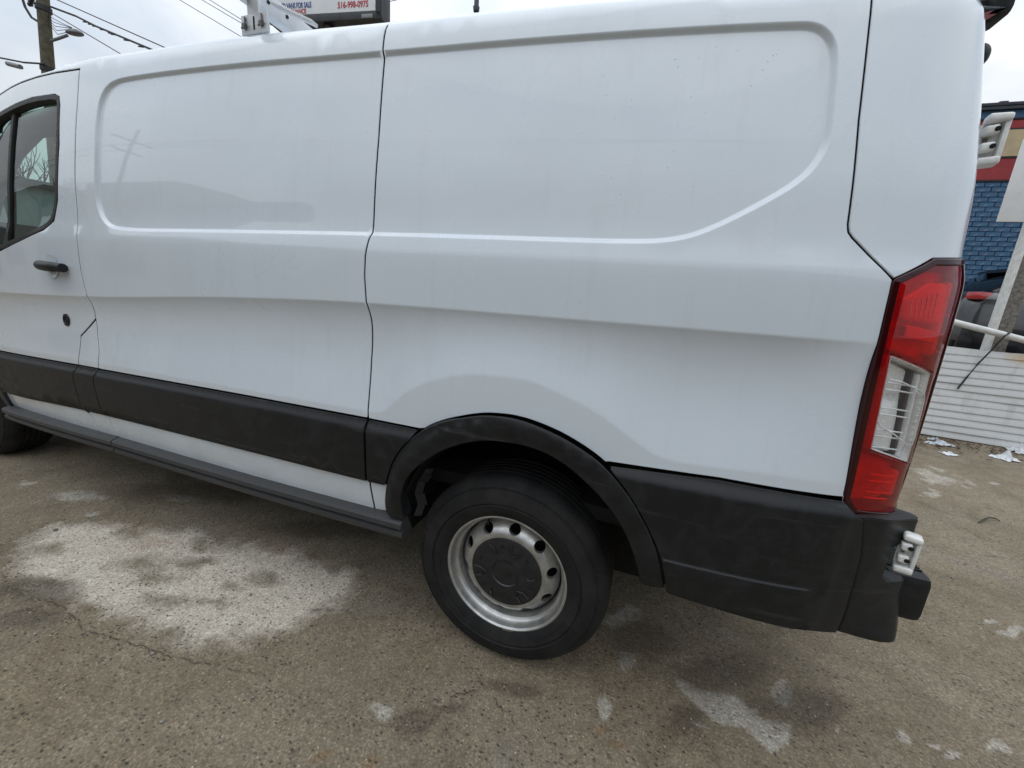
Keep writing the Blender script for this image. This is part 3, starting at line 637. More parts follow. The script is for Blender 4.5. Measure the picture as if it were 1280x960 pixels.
# tail lamp: tray, inner shapes and moulded lenses
def lamp():
    root = panel('tail_lamp', TL, 'seal_gap_shade', off=-.055, rel=False, gap=.001, edge=.002, depth=.02, grid=.03, step=.014)     # black tray at the back
    P = dict(parent=root, rel=False, grid=.03, step=.012)
    rim = panel('lamp_housing', TL, 'lens_edge', off=.005, gap=-.0012, edge=.003, depth=.065, hole=offset_in(resample(TL, .014), .0125)[0], **P)
    inn = offset_in(resample(TL, .014), .0125)[0]
    P['gap'] = .0005
    lensI = np.array([(.8865, 1.2185), (1.016, 1.181), (1.048, .953), (.9015, .994)])
    big = offset_in(resample(LENS, .014)[::-1] if area2(np.array(LENS)) < 0 else resample(LENS, .014), -.001)[0]
    panel('red_lens', inn, 'lens_red', off=.001, edge=.002, depth=.004, hole=big, **P)
    fr_ = panel('lens_frame', LENS, 'lamp_white', off=-.003, edge=.003, depth=.05, hole=offset_in(resample(LENS, .014)[::-1], .006)[0], **P)
    panel('clear_lens', LENS, 'lens_clear', off=.0025, edge=.002, depth=.004, **P)
    # trays seen through the lenses
    up = [(.862, 1.365), (.94, 1.415), (1.05, 1.42), (1.066, 1.195), (.892, 1.236)]
    lo = [(.886, .978), (1.078, .935), (1.088, .84), (.915, .842), (.884, .872)]
    panel('upper_tray', up, 'lamp_red', off=-.030, edge=.006, depth=.012, **P)
    panel('upper_reflector', [(.885, 1.350), (.945, 1.392), (1.012, 1.392), (1.02, 1.290), (.892, 1.300)], 'lamp_white', off=-.010, edge=.010, depth=.02, **P)
    panel('upper_side_reflector', [(1.026, 1.395), (1.046, 1.395), (1.056, 1.22), (1.030, 1.225)], 'refl_grey', off=-.012, edge=.005, depth=.02, **P)
    panel('retro_reflector', [(.905, 1.292), (1.005, 1.280), (1.007, 1.250), (.906, 1.262)], 'refl', off=-.006, edge=.003, depth=.02, **P)
    panel('lower_tray', lo, 'lamp_red', off=-.032, edge=.006, depth=.012, **P)
    panel('lower_reflector', [(1.030, .930), (1.072, .920), (1.075, .852), (1.032, .852)], 'lamp_white', off=-.012, edge=.006, depth=.02, **P)
    panel('clear_tray', LENS, 'refl_grey', off=-.042, edge=.004, depth=.01, **P)
    panel('bulb_reflector', [(.912, 1.205), (.978, 1.185), (1.003, .972), (.915, .998)], 'lamp_white', off=lambda s, z: -.030-.010*np.exp(-((s-.945)**2+(z-1.12)**2)/.0012), edge=.005, depth=.01, **P)
    panel('dark_divider', [(.978, 1.186), (.992, 1.182), (1.016, .966), (1.000, .972)], 'interior', off=-.022, edge=.002, depth=.02, **P)
    panel('silver_divider', [(.996, 1.181), (1.007, 1.178), (1.030, .960), (1.020, .964)], 'lamp_white', off=-.014, edge=.003, depth=.02, **P)
    panel('dark_side', [(1.014, 1.172), (1.020, 1.170), (1.045, .958), (1.037, .958)], 'interior', off=-.018, edge=.002, depth=.02, **P)
    def wire(name, pts, r, mat, off):
        o = tube(name, [at(s, z, off) for s, z in pts], r, mat, root, 6); BOTH.append(o)
    for zz in (1.156, 1.140, 1.096, 1.080, 1.042, 1.026, .998):
        wire('lamp_rib', [(.898, zz), (.94, zz-.003), (.978, zz-.007)], .0021, 'refl_grey', -.006)
    for k in range(9):
        zz = 1.125-.016*k; wire('lamp_rib', [(1.010+.0015*k, zz), (1.028+.0015*k, zz-.002)], .0014, 'lamp_white', -.006)
    wire('lamp_rib', [(.896, 1.165), (.93, 1.160), (.99, 1.142), (1.022, 1.128), (1.030, 1.110), (1.040, 1.02), (1.036, 1.0)], .0017, 'lamp_white', -.003)
    wire('lamp_rib', [(.898, 1.062), (.905, 1.052), (.95, 1.032), (1.0, 1.006), (1.036, .998)], .0017, 'lamp_white', -.003)
    for zz in (.925, .908, .878, .862):
        wire('lamp_rib', [(.925, zz), (.965, zz-.004), (1.005, zz-.008)], .0022, 'lamp_white', -.010)
    for k in range(6):
        wire('lamp_rib', [(.895+.012*k, 1.345+.004*k), (.90+.012*k, 1.308)], .0012, 'lamp_red', .0)
    for zz in (1.36, 1.32, 1.275, 1.235):
        wire('lamp_rib', [(1.030, zz), (1.052, zz-.004)], .0022, 'lamp_red', -.006)
    lathe_y('lamp_bulb', [(.0, 0), (.010, .001), (.012, .008), (.010, .018), (.006, .022)], (0, 0), 'lens_clear', root, 14).matrix_local = Matrix.Translation(at(.945, 1.12, -.020))
    return root
lamp()

# door hinges on the rear corner
def hinge(c, h, w, yaw):
    rot = Matrix.Rotation(yaw, 3, 'Z'); c = Vector(c)
    def T(p): return c+rot @ Vector(p)
    bm = bmesh.new(); add_box(bm, T((-w*.08, .012, 0)), (w*.78, .008, h*.78), .002, rot)                   # leaf
    o = bm_obj('hinge', bm, 'hinge', VAN, True, 40)
    bm = bmesh.new()                                                                                       # bracket: two rounded caps joined by an upright
    add_box(bm, T((w*.06, .0, h*.445)), (w*.95, .036, h*.17), .007, rot @ Matrix.Rotation(R_(4), 3, 'Y'), 3)
    add_box(bm, T((w*.02, .0, -h*.445)), (w*.98, .036, h*.18), .007, rot @ Matrix.Rotation(R_(-4), 3, 'Y'), 3)
    add_box(bm, T((w*.42, .003, 0)), (w*.24, .030, h*.92), .005, rot)
    bm_obj('hinge_bracket', bm, 'hinge', o, True, 40)
    for zz in (.20, -.15):
        bm = bmesh.new(); add_box(bm, T((-w*.12, -.006, zz*h)), (w*.56, .024, .0205), .006, rot @ Matrix.Rotation(R_(-6), 3, 'Y'), 3); bm_obj('hinge_knuckle', bm, 'hinge', o, True, 50)
        bm = bmesh.new(); add_tube(bm, [T((w*.06, -.0170, zz*h)), T((w*.062, -.0192, zz*h))], .0056, 12); bm_obj('bolt', bm, 'hole', o, True, 50)
    bm = bmesh.new(); add_box(bm, T((-w*.16, .006, h*.02)), (w*.16, .008, h*.12), .001, rot); bm_obj('hinge_pin', bm, 'steel', o, True, 40)
    return o
hinge((1.045, .278, 1.728), .105, .045, R_(-14)); box('hinge_mount', (1.005, .300, 1.728), (.06, .03, .07), 'hinge', VAN, .006)
hinge((1.044, .106, .728), .098, .038, R_(-20))

# glass, seals, handle and lock of the front door
wh = chaikin(WIN, 2)
gl = panel('door_glass', wh, 'glass', door, off=-.020, rel=False, gap=.004, edge=.001, depth=.003, grid=.09)
panel('window_seal', offset_in(resample(wh, .02)[::-1] if area2(wh) < 0 else resample(wh, .02), -.004)[0], 'seal_gap_shade', door, off=.0015, rel=False, gap=.0, edge=.003, depth=.028, grid=.03,
      hole=offset_in(resample(wh, .02)[::-1] if area2(wh) < 0 else resample(wh, .02), .019)[0])
panel('window_divider', [(-2.655, 1.985), (-2.630, 1.985), (-2.745, 1.320), (-2.772, 1.316)], 'seal_gap_shade', door, off=-.012, rel=False, gap=0, edge=.002, depth=.02, grid=.05)
def handle():
    zc_, s0, s1 = 1.257, -2.365, -2.180
    bm = bmesh.new(); pts = []; rr = []
    for t in np.linspace(0, 1, 14):
        s = s0+(s1-s0)*t; pts.append(at(s, zc_-.004*t, .030*math.sin(math.pi*min(max(t*1.0, .05), .95))**.35+.006)); rr.append(.0225 if t < .8 else .020)
    add_tube(bm, pts, rr, 12); o = bm_obj('door_handle', bm, 'plastic', door, True, 60); BOTH.append(o)
    # finger cup: dished round recess plate
    bm = bmesh.new(); n = 32; rings = []
    for r, d in ((.058, .0012), (.053, .0018), (.047, -.001), (.025, -.003), (.004, -.004)):
        rings.append([bm.verts.new(at(-2.325+r*1.05*math.cos(2*math.pi*k/n), zc_+r*math.sin(2*math.pi*k/n), d+.0015, True)) for k in range(n)])
    for a, b in zip(rings, rings[1:]):
        for k in range(n): bm.faces.new((a[k], a[(k+1) % n], b[(k+1) % n], b[k]))
    bm.faces.new(rings[-1]); o = bm_obj('handle_cup', bm, 'paint', door, True, 70); BOTH.append(o)
    bm = bmesh.new(); n = 20; rings = []
    for r, d in ((.026, .001), (.025, .006), (.016, .008), (.014, .004), (.002, .003)):
        rings.append([bm.verts.new(at(-2.324+r*math.cos(2*math.pi*k/n), 1.006+1.15*r*math.sin(2*math.pi*k/n), d, True)) for k in range(n)])
    for a, b in zip(rings, rings[1:]):
        for k in range(n): bm.faces.new((a[k], a[(k+1) % n], b[(k+1) % n], b[k]))
    o = bm_obj('door_lock', bm, 'plastic', door, True, 50); BOTH.append(o)
handle()

# fender and nose
fender = [(-3.375, 1.30), (-3.375, 1.12), (-3.375, .95)]+ARC2(.512, 60, 178, 14)+[(-4.14, .45), (-4.45, .45), (-4.45, .95), (-4.27, 1.08), (-3.85, 1.22), (-3.42, 1.34)]
panel('front_fender', fender, rel=False, grid=.06)
def nose():
    yl = lambda s, z: surf(s, z, 0, False)[0]
    # hood
    rows = []
    for s, z in ((-3.42, 1.345), (-3.6, 1.285), (-3.85, 1.215), (-4.10, 1.135), (-4.27, 1.075), (-4.45, .945)):
        p = yl(s, z-.006); row = []
        for t in np.linspace(0, 1, 13):
            u = 2*t-1; y = W2+(p[1]-W2)*(-u); row.append((p[0]-.16*(1-u*u), y, p[2]+.05*(1-u*u)))
        rows.append(row)
    vs_ = [v for r in rows for v in r]; n = 13
    mesh_obj('hood', vs_, [(i*n+j, (i+1)*n+j, (i+1)*n+j+1, i*n+j+1) for i in range(len(rows)-1) for j in range(n-1)], 'paint', VAN, True)
    rows = []
    for z, d in ((.96, .16), (.80, .19), (.62, .21), (.45, .20), (.30, .16)):
        p = yl(-4.45, max(z, .44)); row = []
        for t in np.linspace(0, 1, 13):
            u = 2*t-1; row.append((p[0]-d*(1-u*u), W2+(p[1]-W2)*(-u), z+.05*(1-u*u)*(z > .9)))
        rows.append(row)
    mesh_obj('front_bumper', [v for r in rows for v in r], [(i*n+j, (i+1)*n+j, (i+1)*n+j+1, i*n+j+1) for i in range(4) for j in range(n-1)], 'plastic', VAN, True)
    box('grille', (float(yl(-4.45, .8)[0])-.19, W2, .82), (.06, 1.0, .18), 'seal_gap_shade', VAN, .02)
    for sg in (-1, 1):
        box('headlamp', (float(yl(-4.45, .9)[0])-.05, W2+sg*.62, .92), (.14, .26, .16), 'lens_clear', VAN, .03)
    # windscreen and scuttle
    rows = []
    for s, z in ((-2.72, 2.10), (-2.86, 2.04), (-3.05, 1.90), (-3.2, 1.70), (-3.33, 1.46), (-3.42, 1.335)):
        p = yl(s, z-.02); row = []
        for t in np.linspace(0, 1, 13):
            u = 2*t-1; row.append((p[0]-.16*(1-u*u), W2+(p[1]+.02-W2)*(-u), p[2]+.015*(1-u*u)))
        rows.append(row)
    mesh_obj('windscreen', [v for r in rows for v in r], [(i*n+j, (i+1)*n+j, (i+1)*n+j+1, i*n+j+1) for i in range(5) for j in range(n-1)], 'glass', VAN, True)
nose()
panel('windscreen_pillar', [(-3.02, 1.905), (-3.165, 1.715), (-3.325, 1.415), (-3.375, 1.31), (-3.425, 1.33), (-3.33, 1.48), (-3.2, 1.72), (-3.06, 1.93)], rel=False, grid=.05)
# roof
def roof():
    ss = np.linspace(-2.72, 1.13, 60); n = 17; vs_ = []; fs_ = []
    for s in ss:
        p = surf(min(s, 1.02), top(min(s, 1.02))-.006, 0, False)[0]
        for t in np.linspace(0, 1, n):
            u = 2*t-1; k = 1-abs(u)**2.6; fr = sstep((s+2.72)/.25); bk = sstep((1.13-s)/.12)
            xx = float(np.interp(s, _s, _X)) if s < 1.0 else p[0]+(s-1.02)*.6
            vs_.append((xx-(1-fr)*.16*(1-u*u), W2-(W2-p[1])*(-u)*-1 if False else W2+(p[1]-W2)*(-u), p[2]-.034+.066*k-.02*(1-bk)))
    for i in range(len(ss)-1):
        for j in range(n-1): fs_.append((i*n+j, (i+1)*n+j, (i+1)*n+j+1, i*n+j+1))
    mesh_obj('roof', vs_, fs_, 'paint', VAN, True)
roof()
# dark inner shell behind the panels, floor, bulkhead, cab
def inner(name, s0, s1, z0, z1, cond, off=-.062):
    ss = np.arange(s0, s1, .04); zz = np.arange(z0, z1, .04); idx = {}; vs_ = []; fs_ = []
    def vi(i, j):
        if (i, j) not in idx: idx[(i, j)] = len(vs_); vs_.append(surf(ss[i], zz[j], off, False)[0])
        return idx[(i, j)]
    for i in range(len(ss)-1):
        for j in range(len(zz)-1):
            if cond(ss[i]+.02, zz[j]+.02): fs_.append((vi(i, j), vi(i+1, j), vi(i+1, j+1), vi(i, j+1)))
    o = mesh_obj(name, vs_, fs_, 'liner', VAN, True); BOTH.append(o)
wp_ = np.array(WIN)
def cnd(s, z):
    if math.hypot(s-.02, z-.45) < .50 or math.hypot(s+3.62, z-.42) < .54: return False
    return not inside(np.array([[s, z]]), offset_in(resample(wp_, .03)[::-1] if area2(wp_) < 0 else resample(wp_, .03), -.05)[0])[0]
inner('inner_shell', -3.3, 1.14, .46, 1.98, cnd)
box('cargo_floor', (-1.4, W2, .60), (4.9, 1.74, .05), 'under', VAN)
for xx, ll, ww, zb in ((-1.72, 2.5, 1.66, .29), (.74, .42, 1.50, .44), (.0, 1.0, .95, .30), (-3.6, 1.1, .95, .26)): box('underbody', (xx, W2, (zb+.58)/2), (ll, ww, .58-zb), 'under', VAN, .02)
for yy in (.62, 1.44): box('chassis_rail', (-1.4, yy, .47), (5.0, .08, .14), 'under', VAN, .01)
bm = bmesh.new(); rings = []
for r, z in ((.05, .36), (.20, .35), (.24, .33), (.31, .33), (.345, .37), (.345, .50), (.30, .54)):
    rings.append([bm.verts.new((.66+r*math.cos(2*math.pi*k/40), W2+r*math.sin(2*math.pi*k/40), z)) for k in range(40)])
for a, b in zip(rings, rings[1:]):
    for k in range(40): bm.faces.new((a[k], a[(k+1) % 40], b[(k+1) % 40], b[k]))
bm_obj('added_spare_wheel', bm, 'tyre', VAN, True, 40)  # unseen spare wheel, added to block light under the rear overhang
for yy in (.30, 1.76): box('rear_apron', (.72, yy, .44), (.50, .05, .20), 'under', VAN, .01)
box('added_gap_plate', (.40, .46, .37), (.52, .03, .34), 'under', VAN, .006)  # dark plate added so the gap behind the tyre looks unlit
tube('rear_axle', [(0, .25, .36), (0, 1.8, .36)], .05, 'under', VAN, 12)
box('bulkhead', (-1.98, W2, 1.30), (.03, 1.80, 1.36), 'headliner', VAN)
box('dashboard', (-3.28, W2, 1.12), (.36, 1.66, .30), 'interior', VAN, .06)
box('headliner', (-2.3, W2, 2.075), (.75, 1.6, .02), 'headliner', VAN)
for sg in (0, 1):
    pth = [(-2.70, .36), (-2.90, .27), (-3.05, .24), (-3.2, .20), (-3.38, .17)]; zz = [2.02, 1.96, 1.84, 1.64, 1.34]
    tube('pillar_trim', [(x, y if not sg else 2*W2-y, z) for (x, y), z in zip(pth, zz)], [.07, .06, .05, .05, .05], 'headliner', VAN, 8)
box('header_trim', (-2.86, W2, 2.03), (.30, 1.40, .05), 'headliner', VAN, .02)
for yy in (.58, 1.48): box('sun_visor', (-2.80, yy, 1.965), (.20, .46, .025), 'headliner', VAN, .008, Matrix.Rotation(R_(-22), 3, 'Y'))
tube('steering_wheel', [(-3.02+.06*math.sin(a), .62+.19*math.cos(a), 1.16+.19*math.sin(a)) for a in np.linspace(0, 2*math.pi, 25)], .014, 'interior', VAN, 8)
for yy in (.58, 1.48):
    bm = bmesh.new(); add_box(bm, (-2.55, yy, .95), (.50, .50, .16), .05); add_box(bm, (-2.33, yy, 1.27), (.15, .48, .58), .05, Matrix.Rotation(R_(10), 3, 'Y'))
    add_box(bm, (-2.27, yy, 1.64), (.10, .28, .18), .04); bm_obj('cab_seat', bm, 'seat', VAN, True, 50)

# wheels
def wheel(c, y0, name='wheel', detail=True):
    cx, cz = c
    tp = [(.212, .010), (.222, .003), (.240, -.006), (.262, -.011), (.265, -.0075), (.269, -.0075), (.272, -.0125), (.295, -.009), (.312, -.003), (.316, .003), (.320, .003), (.324, .002), (.340, .018), (.348, .030), (.3515, .044)]
    w = .235; tread = []
    for k in range(5):
        a = .050+(w-.10)/5*k; b = a+(w-.10)/5-.010; tread += [(.352, a), (.352, b), (.344, b+.001), (.344, b+.009)]
    full = tp+tread+[(.352, w-.045), (.345, w-.025), (.32, w), (.25, w+.005), (.212, w)]
    t = lathe_y('tyre', [(r, y0-.004+y) for r, y in full], c, 'tyre', None, 96)
    t.name = name
    bm = bmesh.new()
    for k in range(150):
        a = 2*math.pi*k/150; rot = Matrix.Rotation(-a, 3, 'Y')
        if k % 3: add_box(bm, (cx+.3265*math.cos(a), y0+.0035, cz+.3265*math.sin(a)), (.018, .0040, .0050), 0, rot @ Matrix.Rotation(R_(38), 3, 'Z'))
        if (k // 25) % 2: add_box(bm, (cx+.246*math.cos(a), y0-.0112, cz+.246*math.sin(a)), (.011, .0016, .0030), 0, rot)
    o_ = bm_obj('sidewall_ribs', bm, 'tyre', t); o_['kind'] = 'stuff'
    lip = [(.214, .030), (.2195, .012), (.2205, .006), (.2195, .002), (.214, .001), (.2085, .006), (.2065, .016), (.2045, .030), (.199, .036), (.193, .040), (.1895, .050), (.188, .075), (.187, .098), (.1845, .104)]
    rim = lathe_y('rim', [(r, y0+y) for r, y in lip]+[(.184, y0+.19), (.20, y0+.21)], c, 'rim', t, 96)
    # dished disc with ten oval hand holes
    nh = 10; yf = lambda r: np.interp(r, [.0, .126, .137, .146, .158, .172, .182, .188], [.020, .020, .0195, .022, .030, .046, .066, .084])
    ang = np.linspace(0, 2*math.pi, 97)[:-1]
    outer = np.stack([.1825*np.cos(ang), .1825*np.sin(ang)], 1); innr = np.stack([.118*np.cos(ang), .118*np.sin(ang)], 1)
    holes = []
    for k in range(nh):
        a = 2*math.pi*(k+.35)/nh; u = np.linspace(0, 2*math.pi, 25)[:-1]; r0 = .1605
        hx = r0+.0150*np.sin(u); ht = a+.0205*np.cos(u)/r0
        holes.append(np.stack([hx*np.cos(ht), hx*np.sin(ht)], 1))
    pts = np.vstack([outer, innr]+holes); edges = []; b0 = 0
    for l in [outer, innr]+holes:
        n = len(l); edges += [(b0+i, b0+(i+1) % n) for i in range(n)]; b0 += n
    rr = []
    for r in (.127, .133, .137, .141, .1445, .178): rr.append(np.stack([r*np.cos(ang+r*50), r*np.sin(ang+r*50)], 1))
    u = np.stack([.1605*np.cos(ang), .1605*np.sin(ang)], 1); rr.append(u)
    ex = np.vstack(rr); kp = np.ones(len(ex), bool)
    for h in holes: kp &= (~inside(ex, h)) & (segdist(ex, h) > .002)
    pts = np.vstack([pts, ex[kp]])
    vc, ve, vf, *_ = geometry.delaunay_2d_cdt([Vector(p) for p in pts], edges, [], 0, 1e-6)
    V = np.array([tuple(v) for v in vc]); T = np.array([f for f in vf if len(f) == 3]); cen = V[T].mean(1)
    k = inside(cen, outer) & ~inside(cen, innr)
    for h in holes: k &= ~inside(cen, h)
    T = T[k]; rad = np.hypot(V[:, 0], V[:, 1]); P3 = np.stack([cx+V[:, 0], y0+yf(rad), cz+V[:, 1]], 1)
    vs_ = list(P3); fs_ = [tuple(x) for x in T]
    for h in holes:
        b = len(vs_); n = len(h); rd_ = np.hypot(h[:, 0], h[:, 1])
        vs_ += [(cx+x, y0+float(yf(r)), cz+z) for (x, z), r in zip(h, rd_)]+[(cx+x*.985, y0+float(yf(r))+.014, cz+z*.985) for (x, z), r in zip(h, rd_)]
        fs_ += [(b+i, b+(i+1) % n, b+n+(i+1) % n, b+n+i) for i in range(n)]
    bm = bmesh.new(); vv = [bm.verts.new(p) for p in vs_]
    for f in fs_:
        try: bm.faces.new([vv[i] for i in f])
        except ValueError: pass
    bmesh.ops.remove_doubles(bm, verts=bm.verts[:], dist=1e-5); bm_obj('rim_disc', bm, 'rim', t, True, 45)
    lathe_y('brake_drum', [(.0, y0+.125), (.178, y0+.125), (.178, y0+.20)], c, 'liner', t, 48)
    # black centre cap with ridges
    cp = [(.1290, .022), (.1275, .0165), (.122, .0150), (.085, .0125), (.062, .011), (.056, .0085), (.050, .0085), (.047, .0125), (.041, .0125), (.036, .0115), (.0, .0105)]
    cap = lathe_y('wheel_cap', [(r, y0+y) for r, y in cp], c, 'cap', t, 72, 50)
    for k in range(6):
        a = R_(60*k+12)
        def pc(r, d): return (cx+r*math.cos(a+d), y0+float(np.interp(r, [.04, .062, .085, .122], [.0085, .011, .0125, .0155]))-.0005, cz+r*math.sin(a+d))
        tube('cap_rib', [pc(.116, -.16), pc(.090, -.16), pc(.074, 0), pc(.090, .16), pc(.116, .16)] if k % 2 else [pc(.112, -.10), pc(.094, -.22), pc(.078, -.22)], .0045, 'cap', cap, 6)
    for k in range(6):
        a = R_(60*k+42); lathe_y('cap_dimple', [(.009, y0+.0135), (.0075, y0+.0125), (.005, y0+.0128), (.0, y0+.013)], (cx+.098*math.cos(a), cz+.098*math.sin(a)), 'hole', cap, 12)
    if detail:
        a0 = R_(-82); pts = [(cx+.2175*math.cos(a0+d), y0+.0005, cz+.2175*math.sin(a0+d)) for d in np.linspace(-.09, .09, 7)]
        tube('wheel_weight', pts, .0035, 'steel', t, 6)
        a0 = R_(118); tube('valve_stem', [(cx+.190*math.cos(a0), y0+.055, cz+.190*math.sin(a0)), (cx+.176*math.cos(a0), y0+.030, cz+.176*math.sin(a0))], .004, 'seal_gap_shade', t, 6)
    t.parent = VAN
    return t
wheel((0, .350), .047); wheel((-3.64, .350), .105, detail=False)
def wheel_far():
    for (x, y) in ((0, 2*W2-.047), (-3.64, 2*W2-.105)):
        lathe_y('wheel', [(.0, y-.03), (.18, y-.03), (.215, y), (.30, y), (.352, y-.04), (.352, y-.20), (.2, y-.235), (0, y-.235)], (x, .35), 'tyre', VAN, 40)
wheel_far()
# wheel housings
def housing(cx, cz, r, y0, y1, name='wheel_housing'):
    n = 26; vs_ = []; fs_ = []
    for k in range(n+1):
        a = R_(2+176*k/n)
        for y, d in ((y0, 0), (y0+.10, .012), (y1, .0)): vs_.append((cx+(r+d)*math.cos(a), y, cz+(r+d)*math.sin(a)))
    for k in range(n):
        for j in range(2): fs_.append((3*k+j, 3*k+3+j, 3*k+4+j, 3*k+1+j))
    b = len(vs_); vs_.append((cx, y1, cz)); fs_ += [(b, 3*k+2, 3*k+5) for k in range(n)]
    o = mesh_obj(name, vs_, fs_, 'liner', VAN, True); BOTH.append(o)
housing(.025, .44, .435, .035, .42); housing(-3.62, .42, .45, .07, .45)
bm = bmesh.new()                                        # torn liner edge hanging in front of the tyre
pts = [(-.352, .030, .490), (-.345, .045, .53), (-.355, .04, .575), (-.350, .05, .615), (-.328, .045, .650), (-.318, .05, .672)]
for i in range(len(pts)-1):
    a = Vector(pts[i]); b = Vector(pts[i+1]); w = Vector((.020+.008*(i % 2), .02, -.004))
    bm.faces.new([bm.verts.new(a), bm.verts.new(b), bm.verts.new(b+w), bm.verts.new(a+w)])
bmesh.ops.solidify(bm, geom=bm.faces[:], thickness=.004); bm_obj('torn_liner', bm, 'sill', VAN)
# roof rack
bm = bmesh.new(); add_box(bm, (-1.162, W2, 2.262), (.052, 2.02, .062), .004); rb = bm_obj('roof_rack', bm, 'alu', VAN, True, 40)
for yy in (.15, .23, .31, .42, .56, .72):
    lathe_y('bolt', [(0, 0), (.006, 0), (.006, .003), (0, .003)], (0, 0), 'hole', rb, 10).matrix_local = Matrix.Translation((-1.135, yy, 2.262)) @ Matrix.Rotation(R_(-90), 4, 'Z')
    
def rackfoot(y, sg):
    bm = bmesh.new(); add_box(bm, (-1.115, y, 2.148), (.125, .010, .062), .003)
    f = bm_obj('rack_foot', bm, 'alu', rb, True, 40)
    bm = bmesh.new(); add_box(bm, (-1.130, y+sg*.012, 2.20), (.055, .014, .10), .004); bm_obj('rack_neck', bm, 'alu', f, True, 40)
    for dx in (-.040, .040):
        bm = bmesh.new(); add_tube(bm, [(-1.115+dx, y-sg*.003, 2.142), (-1.115+dx, y-sg*.016, 2.142)], .008, 10); add_tube(bm, [(-1.115+dx, y-sg*.008, 2.142), (-1.115+dx, y-sg*.008, 2.172)], .003, 6); add_tube(bm, [(-1.127+dx, y-sg*.012, 2.136), (-1.103+dx, y-sg*.012, 2.148)], .0035, 6)
        bm_obj('wing_nut', bm, 'steel', f, True, 50)
    box('slot', (-1.115, y-sg*.0055, 2.150), (.006, .002, .040), 'hole', f)
    bm = bmesh.new(); add_box(bm, (-1.00, y+sg*.06, 2.20), (.20, .03, .012), .003, Matrix.Rotation(R_(24), 3, 'Y')); bm_obj('rack_brace', bm, 'alu', f, True, 40)
rackfoot(.155, 1); rackfoot(2*W2-.155, -1)
# black fittings at the rear edge of the roof
bm = bmesh.new(); add_box(bm, (1.053, .438, 2.104), (.044, .09, .105), .016); add_box(bm, (1.062, .402, 2.140), (.054, .18, .018), .005); add_box(bm, (1.071, .335, 2.137), (.045, .063, .027), .007); add_box(bm, (.955, .440, 2.075), (.20, .04, .05), .006)
bm_obj('ladder_roller_bracket', bm, 'plastic', VAN, True, 40)
bm = bmesh.new(); bmesh.ops.create_uvsphere(bm, u_segments=20, v_segments=12, radius=.026)
for v in bm.verts: v.co = Vector((v.co.x*.85+1.054, v.co.y*.95+.446, v.co.z*1.08+1.985))
add_tube(bm, [(1.05, .446, 1.985), (.93, .45, 1.975)], .012, 10); bm_obj('rubber_stop', bm, 'seal_gap_shade', VAN, True)
# rain beads on the quarter panel
bm = bmesh.new()
for i in range(110):
    s = RNG.uniform(-.45, .60); z = RNG.uniform(1.5, 1.9)
    if RNG.rand() > (.25+.75*(s+.45)): continue
    p, n_ = surf(s, z)[0], surfn(np.array([s]), np.array([z]))[0]; r = RNG.uniform(.0010, .0019)
    res = bmesh.ops.create_icosphere(bm, subdivisions=1, radius=r)
    for v in res['verts']:
        co = np.array(v.co); d = co@n_; v.co = Vector(p+co-n_*d*.45)
bm_obj('rain_drops', bm, 'droplet', VAN, True)['kind'] = 'stuff'
# the far side repeats the near one, mirrored about the centre plane
def mirror(o, parent):
    c = o.copy(); COL.objects.link(c); c.parent = parent; c.matrix_parent_inverse = Matrix.Identity(4); return c
mmap = {}
for o in BOTH:
    c = o.copy(); COL.objects.link(c); mmap[o] = c
for o, c in mmap.items():
    if o.parent in mmap: c.parent = mmap[o.parent]
    else: c.parent = VAN; c.scale = (1, -1, 1); c.location = (0, 2*W2, 0)
for o in VAN.children:                                  # meshes are modelled in world space; the van's origin is its base
    o.matrix_parent_inverse = VAN_INV

# ------------------------------------------------------------------ behind the van, to the rear: fence, rail, post, car, brick building
def m_fence():
    t = NT('white_siding'); v = t.coord()
    st_ = t.noise(t.coord((1, 1, .35)), 9, 6, .65, .3); stain = t.ramp(st_, .52, .78)
    sx = t.n('ShaderNodeSeparateXYZ'); t.l(t.coord(), sx.inputs[0])
    d = t.math('ADD', t.math('POWER', t.math('MULTIPLY', t.math('SUBTRACT', sx.outputs[0], 4.28), 2.6), 2.0), t.math('POWER', t.math('MULTIPLY', t.math('SUBTRACT', sx.outputs[2], 1.0), 8.0), 2.0))
    blot = t.ramp(t.math('ADD', d, t.math('MULTIPLY', st_, 1.2)), .55, 1.5, (1, 1, 1, 1), (0, 0, 0, 1))
    c = t.mix(t.math('MULTIPLY', stain, .60), (.66, .67, .67), (.42, .41, .38))
    c = t.mix(t.math('MULTIPLY', blot, .80), c, (.56, .38, .16))
    c = t.mix(t.math('MULTIPLY', t.ramp(t.noise(v, 24, 3), .72, .76), .7), c, (.16, .13, .10))
    t.set(Base_Color=c, Roughness=.5); t.bump(t.noise(v, 30, 3), .1, .003); return t.m
